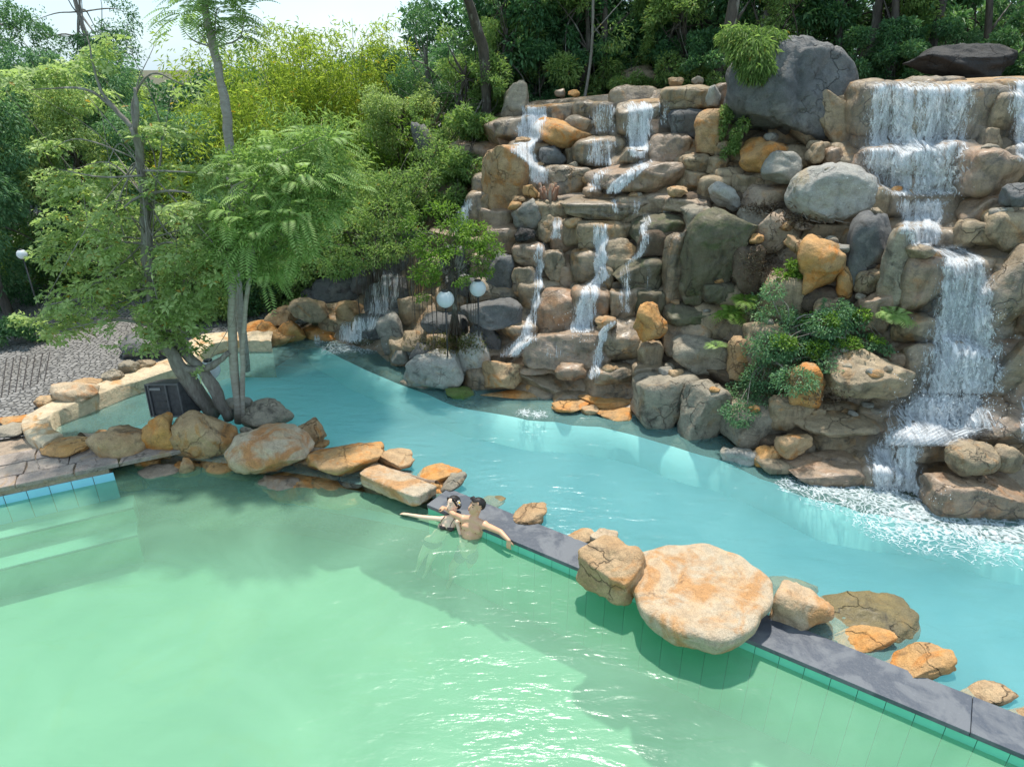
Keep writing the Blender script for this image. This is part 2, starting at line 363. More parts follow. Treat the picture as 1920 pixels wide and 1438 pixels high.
core = MB(); core.box(wl(LEN / 2, WID / 2, -.93) + 0, (LEN, WID - .06, 1.86), RZ); core.build('wall_core', m_grout, wall, False, loc=tuple(A0)).location = (0, 0, 0)
def bev_box(name, c, d, M3, mat, parent, bv=.008, jit=0, rng=None):
    mb = MB(); mb.box((0, 0, 0), d, M3); o = mb.build(name, mat, None, False); o.location = Vector(c) - parent.location if parent else c
    if parent: o.parent = parent
    if bv: b = o.modifiers.new('bevel', 'BEVEL'); b.width = bv; b.segments = 2
    return o
rng = np.random.default_rng(5)
s_ = 0.0; LS = [2.60, 1.6, 2.75, 1.4, 2.8]
for L in LS:
    bev_box('coping_slab', wl(s_ + L / 2, WID / 2, .02 + rng.uniform(-.002, .002)), (L - .005, WID + rng.uniform(-.004, .004), .06), RZ, m_slate, wall, .006)
    s_ += L
k = 0
for s_ in np.arange(.14, LEN - .2, .27):
    o = bev_box('tile', wl(s_, .022, -.86), (.264, .016, 1.68), RZ, m_tile, wall, 0); k += 1
# white chips along the far edge of the coping
wall_c = empty('walkway', tuple(W(80, 850, .1)), kind='structure')
# walkway at the left between plaza and lower pool
wa, wb = W(0, 914, .16), W(201, 872, .16); wdir = (wb - wa) / np.linalg.norm(wb - wa); wn_ = np.array([-wdir[1], wdir[0], 0]); wn_ = wn_ if wn_[1] > 0 else -wn_
Lw = np.linalg.norm(wb - wa)
wang = math.atan2(wdir[1], wdir[0]); RW = np.array(Matrix.Rotation(wang, 3, 'Z'))
mb = MB(); mb.box(wa + wdir * (-3. + Lw / 2) + wn_ * .575 + np.array([0, 0, -.16 - .98]), (Lw + 6, 1.14, 2.2), RW); o = mb.build('walkway_bed', M['mortar'], wall_c, False); o.location = -wall_c.location
for s_ in np.arange(-3.9, Lw - .05, .3):
    bev_box('tile', wa + wdir * (s_ + .15) - wn_ * .005 + np.array([0, 0, -1.0]), (.29, .016, 1.7), RW, m_tileblue, wall_c, .003)
# flagstones, three irregular courses
def flagstones(par, org, du, dv, ncol, rows, mat, seed, z=.0):
    rg = np.random.default_rng(seed); gx = {}
    vs = np.cumsum([0] + rows)
    for j in range(len(rows)):
        x = -rg.uniform(0, .4); cols = [x]
        while x < ncol: x += rg.uniform(.55, 1.05); cols.append(x)
        for i in range(len(cols) - 1):
            g = .011; a, b = cols[i] + g, cols[i + 1] - g; c0, c1 = vs[j] + g, vs[j + 1] - g; jt = lambda: rg.uniform(-.02, .02)
            q = [(a + jt(), c0), (a + (b - a) * .5, c0 + (0 if j == 0 else jt())), (b + jt(), c0), (b + jt(), (c0 + c1) / 2), (b + jt(), c1), ((a + b) / 2, c1 + jt()), (a + jt(), c1), (a + jt(), (c0 + c1) / 2)]
            zt = z + rg.uniform(-.008, .012); cen = org + du * (a + b) / 2 + dv * (c0 + c1) / 2
            top = [org + du * x_ + dv * y_ - cen + np.array([0, 0, zt]) for x_, y_ in q]; bot = [p - np.array([0, 0, zt + .07]) for p in top]
            m2 = MB(); n = 8; m2.add(top + bot, [list(range(n)), list(range(n, 2 * n))[::-1]] + [[i2, i2 + n, (i2 + 1) % n + n, (i2 + 1) % n] for i2 in range(n)])
            o = m2.build('flagstone', mat, None, False); o.location = Vector(cen) - par.location; o.parent = par
            bv = o.modifiers.new('bevel', 'BEVEL'); bv.width = .012; bv.segments = 2
flagstones(wall_c, wa - wdir * 3.6 - wn_ * .03, wdir, wn_, Lw + 3.9, [.34, .42, .40], M['flag'], 3)
poly_obj('walkway_base', [W(-260, 880, .12), W(80, 862, .12), W(112, 818, .12), W(60, 770, .12), W(-260, 790, .12)], .125, M['mortar'])
# submerged steps below the walkway
stp = empty('pool_steps', tuple(wa), kind='structure')
m_step = flat('step_paint', (.22, .40, .30), .6, .1, 2); m_nose = flat('step_nosing_dark', (.03, .10, .09), .6)
for i in range(2):
    d0 = .42 * (i + 1); zt = ZL - .34 - .26 * i
    bev_box('step', wa + wdir * (Lw / 2 - 1.1) - wn_ * (d0 / 2 + .02) + np.array([0, 0, -.16 + zt - .3 + .002 * i]), (Lw + 2.7, d0, .6), RW, m_step, stp, 0)
    bev_box('step_nosing', wa + wdir * (Lw / 2 - 1.1) - wn_ * (d0 + .026) + np.array([0, 0, -.16 + zt + .0015]), (Lw + 2.7, .035, .02), RW, m_nose, stp, 0)
# kerb
n = len(kin); kv = []
for i in range(n):
    for p, z in ((kin[i], -1.2), (kin[i], .27), (kin[i] * .93 + kout[i] * .07, .30), (kin[i] * .07 + kout[i] * .93, .30), (kout[i], .27), (kout[i], -.1)):
        kv.append((p[0], p[1], z + .012 * math.sin(i * .8) if z > 0 else z))
kf = [[i * 6 + k, (i + 1) * 6 + k, (i + 1) * 6 + k + 1, i * 6 + k + 1] for i in range(n - 1) for k in range(5)]
me = bpy.data.meshes.new('pond_kerb'); me.from_pydata(kv, [], kf + [[5, 4, 3, 2, 1, 0]]); me.materials.append(M['kerb']); me.update()
me.polygons.foreach_set('use_smooth', np.ones(len(me.polygons), bool))
kerb = bpy.data.objects.new('pond_kerb', me); COL.objects.link(kerb); tag(kerb, kind='structure')
e_ = kerb.modifiers.new('es', 'EDGE_SPLIT'); e_.split_angle = R(50)
# plaza (cobbles far too small to pick apart; relief by material), ground to the horizon
t = NT('cobble_paving'); c = t.coord(False)
vo = t.n('ShaderNodeTexVoronoi', {'Vector': c, 'Scale': 9.5, 'Randomness': .75}, feature='DISTANCE_TO_EDGE').outputs['Distance']
vc = t.n('ShaderNodeTexVoronoi', {'Vector': c, 'Scale': 9.5, 'Randomness': .75}).outputs['Color']
col = t.mix(t.n('ShaderNodeSeparateColor', {0: vc}).outputs[0], (.17, .16, .15), (.27, .255, .24))
col = t.mix(t.mr(vo, .02, .10, 1., 0.), col, (.085, .08, .075)); col = t.mix(t.mr(t.noise(c, .6, 5), .45, .7, 0., .45), col, (.17, .155, .135))
m_cob = t.done(t.princ(col, .8, t.bump(t.mr(vo, 0., .12), .03)))
pl = [tuple(p[:2]) for p in (kout[8:] + (kin[8:] - kout[8:]) * .15)] + [(-4.4, 17.5), (-6, 40), (-40, 40), (-40, 6), (-8.4, 7.6), tuple(W(-60, 830, .2)[:2]), tuple(W(40, 815, .2)[:2])]
plz = poly_obj('plaza_paving', pl, .17, m_cob)
# straight drain joints cut across the paving at its near left corner
m_joint = flat('drain_joint', (.035, .03, .03), .9)
dj = empty('drain_grates', tuple(W(40, 700, .17)), 'row of dark slot drains crossing the cobbled plaza at its left edge', 'drain')
for i in range(7):
    a = W(12 + i * 13.5, 672 - i * 2, .176); b = W(2 + i * 13.5, 745 - i * 5, .176); d = b - a; L = np.linalg.norm(d); an = math.atan2(d[1], d[0])
    bev_box('drain_slot', (a + b) / 2, (L, .018, .008), np.array(Matrix.Rotation(an, 3, 'Z')), m_joint, dj, 0)
tg = NT('ground_earth'); c = tg.coord(False)
col = tg.mix(tg.mr(tg.noise(c, .4, 6), .4, .6), (.07, .08, .03), (.12, .10, .06)); m_gr = tg.done(tg.princ(col, .95, tg.bump(tg.noise(c, 3, 6), .1)))
gv = [(-600, -600), (600, -600), (600, 900), (-600, 900), (-16, -10), (16, -10), (16, 19), (-16, 19)]
me = bpy.data.meshes.new('ground'); me.from_pydata([(x, y, .1) for x, y in gv] + [(x, y, -2) for x, y in gv[4:]], [], [[0, 1, 5, 4], [1, 2, 6, 5], [2, 3, 7, 6], [3, 0, 4, 7], [4, 5, 9, 8], [5, 6, 10, 9], [6, 7, 11, 10], [7, 4, 8, 11]])
me.materials.append(m_gr); o = bpy.data.objects.new('ground', me); COL.objects.link(o); o['kind'] = 'structure'
# ------------------------------------------------------------------ cliff depth field
CT = [(560, 615, 15.6), (620, 615, 15.4), (700, 640, 14.6), (740, 690, 13.5), (860, 740, 12.4), (1000, 760, 11.9), (1200, 790, 11.2), (1340, 830, 10.4), (1500, 900, 9.25), (1730, 950, 8.5), (1920, 985, 8.1), (2150, 1050, 7.4),
      (700, 560, 16.0), (600, 560, 17), (560, 520, 19), (700, 470, 17.6), (800, 600, 14.0), (800, 450, 16.2), (800, 330, 18.5), (880, 400, 16.0), (870, 260, 18.5),
      (950, 600, 13.5), (950, 500, 14.2), (950, 400, 15.1), (950, 300, 16.1), (950, 200, 17.6), (1000, 680, 12.6),
      (1100, 680, 12.2), (1100, 600, 13.0), (1100, 520, 13.5), (1100, 450, 14.0), (1100, 370, 14.8), (1100, 300, 15.5), (1100, 190, 16.6),
      (1300, 720, 11.4), (1300, 620, 12.1), (1300, 500, 12.6), (1300, 430, 12.9), (1300, 370, 13.7), (1300, 250, 14.8), (1250, 163, 15.8),
      (1500, 800, 9.9), (1500, 700, 10.5), (1500, 600, 11), (1500, 500, 11.5), (1500, 400, 12.6), (1500, 250, 13.8), (1500, 160, 14.3),
      (1700, 850, 9.2), (1700, 720, 10.0), (1700, 600, 10.4), (1700, 470, 10.8), (1730, 380, 11.6), (1750, 250, 12.4), (1750, 160, 12.9),
      (1900, 900, 8.5), (1900, 700, 9.5), (1900, 500, 10), (1900, 380, 10.9), (1900, 250, 11.8), (1900, 150, 12.4), (2150, 600, 9), (2150, 160, 11.6)]
CT = np.array(CT, float); cx = CT[:, :2] / 500
K = np.linalg.norm(cx[:, None] - cx[None], axis=2); Am = np.block([[K, np.ones((len(CT), 1)), cx], [np.ones((1, len(CT))), np.zeros((1, 3))], [cx.T, np.zeros((2, 3))]])
cw = np.linalg.solve(Am, np.r_[CT[:, 2], 0, 0, 0])
def DY(px, py):
    q = np.stack([np.asarray(px, float), np.asarray(py, float)], -1) / 500
    k = np.linalg.norm(q[..., None, :] - cx, axis=-1)
    return k @ cw[:len(CT)] + cw[len(CT)] + q @ cw[-2:]
px_b = [540, 620, 700, 760, 860, 1000, 1200, 1340, 1500, 1730, 1920, 2200]; py_b = [650, 655, 690, 725, 770, 800, 830, 870, 945, 1000, 1040, 1110]
px_t = [540, 640, 700, 800, 870, 930, 1000, 1250, 1350, 1600, 1900, 2200]; py_t = [560, 500, 470, 330, 262, 215, 192, 168, 164, 160, 150, 142]
NXg, NYg = 190, 100
gx = np.linspace(545, 2190, NXg); V = []
for x in gx:
    a, b = np.interp(x, px_b, py_b), np.interp(x, px_t, py_t)
    for j in range(NYg):
        y = a + (b - a) * j / (NYg - 1); V.append((x, y))
V = np.array(V); Yd = DY(V[:, 0], V[:, 1]) + .30
pts = np.array([P(x, y, Y) for (x, y), Y in zip(V, Yd)])
pts[:, 1] += .35 * fbm(pts * 1.6, 4) + .12 * fbm(pts * 6, 9)
pts = pts.reshape(NXg, NYg, 3)
ext = []
for dY, dz in ((.6, .0), (1.5, -.05), (3, -.1), (6, -.1), (12, -.2), (30, -.3), (60, -1)):
    e = pts[:, -1].copy(); k = e[:, 1] / (e[:, 1]); e[:, 0] *= (1 + dY / e[:, 1] * .8); e[:, 1] += dY; e[:, 2] = np.maximum(e[:, 2] + dz, .15); ext.append(e)
G = np.concatenate([pts, np.stack(ext, 1)], 1); ny = G.shape[1]
ii, jj = np.meshgrid(np.arange(NXg - 1), np.arange(ny - 1), indexing='ij'); b0 = (ii * ny + jj).ravel()
CF = np.stack([b0, b0 + ny, b0 + ny + 1, b0 + 1], 1)
cliff = mesh_np('cliff', G.reshape(-1, 3), CF, M['wet']); tag(cliff, kind='structure')
BV = [G.reshape(-1, 3)]; BF = [CF]; bvn = [len(BV[0])]
# ------------------------------------------------------------------ rocks
RS = [100]
def rock(name, px, py, w, h, mat, mode='c', z=0., yo=0., lift=None, dims=None, zyaw=0., p=2.6, fac=7, rot=0., lv=None, dfac=.8, rough=.16, crack=2, label=None, parent=None, cat='boulder', group=None, yaw=None, flat_top=None, seed=None):
    RS[0] += 1; seed = seed or RS[0]; rg = np.random.default_rng(seed)
    if mode == 'c': c = P(px, py, float(DY(px, py)) + yo)
    else: c = W(px, py, z)
    for _ in range(2):
        t_ = axd(c); Wd = w * t_ / F; hh = h * t_ / F; D = dfac * Wd if mode == 'c' else dfac * Wd
        th = math.atan2(CAM_H - c[2], c[1])
        D = min(D, hh / max(math.sin(th), .15) * .92)
        H = math.sqrt(max(hh * hh - (D * math.sin(th)) ** 2, (.35 * hh) ** 2)) / math.cos(th)
        if mode == 'c': c = P(px, py, float(DY(px, py)) + yo + .20 * D)
        else: c = W(px, py, z + H * ((.42 if h > .85 * w else .24) if lift is None else lift))
    if dims: Wd, D, H = dims
    lv = lv or (5 if w > 130 else 4 if w > 34 else 3)
    d, f = ICO[lv]; d = d.copy(); r = 1 / (np.sum(np.abs(d) ** p, 1)) ** (1 / p); v = d * r[:, None]
    for k in range(fac):
        n = rg.normal(size=3); n /= np.linalg.norm(n); dd = rg.uniform(.58, .88); s = v @ n; o = s > dd; v[o] -= (s[o] - dd)[:, None] * n * .93
    if flat_top is not None:
        o = v[:, 2] > flat_top; v[o, 2] = flat_top + (v[o, 2] - flat_top) * .12
    q = v * 1.2 + rg.uniform(-50, 50, 3); v = v * (1 + rough * fbm(q, seed, 3) * 1.7)[:, None]
    yw = rg.uniform(-.6, .6) if yaw is None else R(yaw); cy, sy = math.cos(yw), math.sin(yw); v = v @ np.array([[cy, -sy, 0], [sy, cy, 0], [0, 0, 1]]).T
    mn, mx = v.min(0), v.max(0); v = (v - (mn + mx) / 2) / (mx - mn) * np.array([Wd, D, H])
    u = v / (np.linalg.norm(v, axis=1)[:, None] + 1e-6); sc = min(Wd, D, H)
    v += u * (sc * .10 * fbm(v * 3.2 / max(sc, .3) + seed, seed + 5, 4) + .022 * fbm(v * 11 + seed, seed + 9, 3))[:, None]
    if crack and lv >= 4:
        for k in range(crack):
            n = rg.normal(size=3); n[2] *= .6; n /= np.linalg.norm(n); off = rg.uniform(-.25, .25) * sc
            ds = np.abs(v @ n - off + .10 * sc * fbm(v * 3 + k, seed + k, 3)); wd = max(.014, sc * .022)
            v -= u * (np.exp(-(ds / wd) ** 2) * sc * .045)[:, None]
    if zyaw: a = R(zyaw); v = v @ np.array([[math.cos(a), math.sin(a), 0], [-math.sin(a), math.cos(a), 0], [0, 0, 1]])
    if rot:
        a = R(rot); v = v @ np.array([[math.cos(a), 0, math.sin(a)], [0, 1, 0], [-math.sin(a), 0, math.cos(a)]]).T
    BV.append(v + c); BF.append(f + bvn[0]); bvn[0] += len(v)
    loc = Vector(c) - (parent.location if parent else Vector((0, 0, 0)))
    o = mesh_np(name, v, f, M[mat], loc=loc, parent=parent)
    if not parent: tag(o, label, cat, group)
    return o
rgy = np.random.default_rng(1234)
def RB(*a, **k):
    if k.get('p', 3.6) > 2.9: k.setdefault('fac', 3); k.setdefault('rough', .10); k.setdefault('yaw', float(rgy.uniform(-16, 16))); k['p'] = k.get('p', 3.6) + 1
    return rock('rock_block', *a, parent=cliff, **k)
# ------------------------------------------------------------------ moulded rock blocks of the cliff (px, py, w, h, mat, extras)
BL = [
 (1053,212,52,36,'wet',dict(p=4)), (1095,206,46,34,'wet',dict(p=4)), (1138,226,66,66,'wet',dict(p=4)), (1199,224,90,62,'wet',dict(p=4)),
 (1294,184,118,44,'brown',dict(p=3.5,yo=-.1)), (942,262,84,46,'wetred',dict(rot=48)), (905,330,60,40,'brown',dict(rot=40)),
 (1036,292,52,34,'dark',dict(yo=-.15)), (1116,284,110,58,'wet',dict(p=4)), (1187,291,55,28,'wet',dict(p=4,yo=-.25)), (1255,280,80,62,'wetred',dict(p=3)),
 (1287,236,74,62,'dark',{}), (1345,312,38,36,'brown',{}), (1303,311,60,44,'brown',{}),
 (1065,336,100,54,'wet',dict(p=3)), (1215,333,210,70,'wetred',dict(p=2.6,dfac=.6)), (1130,345,70,44,'wetred',{}), (1340,352,72,46,'brown',{}), (1400,345,60,40,'brown',{}),
 (1165,389,230,42,'wet',dict(p=6,dfac=.5)), (1075,436,52,52,'brown',dict(p=4)), (1133,436,112,56,'brown',dict(p=4)), (1232,430,98,56,'moss',dict(p=4)), (1030,395,90,44,'brown',dict(p=4)), (1290,385,90,34,'mortar',dict(p=4)),
 (935,420,66,62,'wetred',dict(p=4)), (1031,430,52,50,'brown',{}), (900,470,60,60,'brown',dict(p=3)),
 (1347,475,140,168,'moss',dict(p=5,fac=4,yo=-.1)), (1297,548,54,48,'moss',dict(p=4)), (1345,548,60,42,'moss',dict(p=4)), (1267,510,50,155,'wet',dict(p=4,dfac=1)),
 (992,478,64,48,'wetred',dict(p=3)), (1042,500,48,62,'wet',dict(p=5)), (1099,500,70,66,'wet',dict(p=5)), (1158,478,72,64,'brown',dict(p=4)), (1135,520,32,44,'brown',{}), (1197,512,102,68,'moss',dict(p=5)),
 (935,518,60,88,'dark',dict(p=4)), (983,528,46,58,'wet',dict(p=4)), (1040,588,84,92,'wetred',dict(p=5)), (1107,582,76,88,'wetred',dict(p=5)), (1168,570,54,56,'wet',dict(p=5)), (1218,568,56,50,'moss',dict(p=5)),
 (921,586,118,58,'dark',dict(p=3.2,yo=-.35,crack=4)), (971,624,74,50,'wet',{}), (1064,648,170,74,'wetred',dict(yo=-.1,dfac=.6)), (1168,645,80,90,'wet',{}), (1295,588,100,42,'moss',{}), (1290,634,98,76,'wet',dict(p=3)), (1219,670,50,62,'brown',{}),
 (1313,664,110,70,'beige',dict(p=3,yo=-.1)), (1010,682,96,34,'wetred',{}), (1078,692,76,40,'wetred',{}), (1150,700,80,40,'wet',{}),
 (1245,748,126,112,'beige',dict(p=4,yo=-.2,crack=5)), (1320,782,86,122,'beige',dict(p=4,yo=-.2,crack=5)), (1215,700,60,40,'wet',{}),
 (1520,238,84,62,'brown',dict(rot=38)), (1566,226,66,120,'brown',dict(rot=-28,p=3.5)), (1534,287,42,44,'brown',{}), (1564,297,42,40,'wetred',{}),
 (1650,205,120,104,'wet',dict(p=6)), (1745,215,130,116,'brown',dict(p=6)), (1825,215,100,110,'wet',dict(p=6)), (1640,315,90,80,'wetred',dict(p=3)), (1720,310,90,90,'wet',dict(p=3)), (1790,310,90,90,'wetred',dict(p=3)),
 (1862,325,118,96,'wetred',dict(yo=-.25)), (1857,268,38,56,'brown',{}), (1880,215,60,80,'brown',{}), (1906,366,54,42,'dark',dict(yo=-.4)), (1850,395,110,60,'wetred',{}), (1890,430,110,80,'brown',{}), (1830,440,80,60,'brown',{}),
 (1630,385,60,70,'brown',{}), (1628,470,92,140,'dark',dict(p=3,yo=-.1)), (1680,500,46,152,'beige',dict(p=3,yo=-.2,dfac=1)),
 (1725,540,98,125,'wetred',dict(p=4)), (1892,550,104,175,'wet',dict(p=4,fac=3)), (1712,617,74,56,'brown',dict(p=4)), (1720,680,60,80,'wet',{}), (1903,695,70,120,'wet',{}), (1800,560,110,160,'wet',dict(p=4,yo=.2)), (1800,690,120,110,'wet',dict(p=4,yo=.1)),
 (1440,365,130,50,'mortar',dict(p=3)), (1455,437,104,84,'mortar',dict(p=3)), (1410,420,60,60,'beige',{}), (1500,400,90,50,'soil',{}), (1400,510,60,100,'soil',{}),
 (1585,530,34,60,'orange',{}), (1635,528,62,48,'brown',{}), (1635,585,62,76,'wetred',{}), (1560,600,80,80,'brown',{}), (1470,560,90,90,'brown',{}), (1450,650,110,100,'brown',{}), (1395,670,60,80,'tan',{}),
 (1625,697,155,92,'brown',dict(p=3,yo=-.35,crack=5)), (1690,683,52,46,'wetred',{}), (1570,782,180,76,'brown',dict(p=2.8)), (1410,790,130,86,'beige',{}), (1480,770,90,70,'brown',{}),
 (1540,875,155,68,'wetred',dict(mode='z',z=0,dfac=.7)), (1460,870,90,50,'brown',dict(yo=-.1)), (1825,925,195,98,'wetred',dict(p=3.4,mode='z',z=0,dfac=.62,flat_top=.75)), (1670,880,150,80,'wet',dict(yo=.15)), (1750,810,200,90,'wet',dict(yo=.05)), (1880,800,110,80,'wetred',{}),
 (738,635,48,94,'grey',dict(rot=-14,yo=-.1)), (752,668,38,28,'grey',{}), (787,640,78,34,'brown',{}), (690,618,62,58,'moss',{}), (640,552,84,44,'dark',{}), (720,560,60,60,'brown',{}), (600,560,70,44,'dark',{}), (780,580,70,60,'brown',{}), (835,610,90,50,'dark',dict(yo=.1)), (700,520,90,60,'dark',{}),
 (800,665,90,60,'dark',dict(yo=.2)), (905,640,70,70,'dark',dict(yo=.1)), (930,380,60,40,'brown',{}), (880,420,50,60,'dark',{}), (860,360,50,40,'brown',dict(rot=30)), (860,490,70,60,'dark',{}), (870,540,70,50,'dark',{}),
]
for b in BL: RB(*b[:5], **b[5])
# courses of further blocks behind the named ones
rg = np.random.default_rng(77); row = 0
for py in range(190, 860, 52):
    x = 640 + rg.uniform(0, 40)
    while x < 2100:
        w = rg.uniform(80, 135); y = py + rg.uniform(-10, 10)
        lo = np.interp(x, px_b, py_b) - 30; hi = np.interp(x, px_t, py_t) + 18
        if hi < y < lo:
            m_ = 'wet' if x < 1250 or x > 1600 else rg.choice(['brown', 'soil', 'brown'])
            if rg.random() < .18: m_ = 'wetred'
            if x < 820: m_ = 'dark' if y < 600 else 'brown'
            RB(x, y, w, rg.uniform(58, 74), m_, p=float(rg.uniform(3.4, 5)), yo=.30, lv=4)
        x += w * .82
for i in range(0):
    x = rg.uniform(960, 1880); y = rg.uniform(250, 800); RB(x, y, rg.uniform(18, 36), rg.uniform(14, 26), rg.choice(['tan', 'orange', 'brown', 'beige', 'grey', 'wet']), p=2.6, yo=-.28, lv=3)
# lips of the fall: worn tan shelves along the top
def shelf(name, pxs, py_front, py_back, mat, thick=.35):
    mb = MB(); n = len(pxs); v = []
    for x, yf, yb in zip(pxs, py_front, py_back):
        a = P(x, yf, float(DY(x, yf)) - .12); b = a + np.array([a[0] * .10, 1.6, .02 + .0 * x]); a = a + np.array([0, 0, .01 * math.sin(x * .13)])
        v += [a - np.array([0, -.1, thick]), a - np.array([0, .03, .06]), a + np.array([0, .06, .0]), b]
    f = [[i * 4 + k, (i + 1) * 4 + k, (i + 1) * 4 + k + 1, i * 4 + k + 1] for i in range(n - 1) for k in range(3)]
    v = np.array(v); v[:, 2] += .03 * fbm(v * 3, 4); v[:, 1] += .06 * fbm(v * 2.5, 14)
    o = mesh_np(name, v, f, M[mat], parent=cliff); BV.append(v); BF.append(np.array([[q[0], q[1], q[2]] for q in f] + [[q[0], q[2], q[3]] for q in f]) + bvn[0]); bvn[0] += len(v)
xs = np.arange(985, 1352, 9.); shelf('rock_shelf', xs, np.interp(xs, [985, 1110, 1240, 1352], [200, 192, 186, 176]), None or xs, 'tan')
xs = np.arange(1596, 2050, 9.); shelf('rock_shelf', xs, np.interp(xs, [1596, 1700, 1900, 2050], [166, 156, 150, 146]), xs, 'tan')
xs = np.arange(1046, 1330, 8.); shelf('rock_shelf', xs, np.interp(xs, [1046, 1250, 1330], [366, 369, 378]), xs, 'mortar', .25)

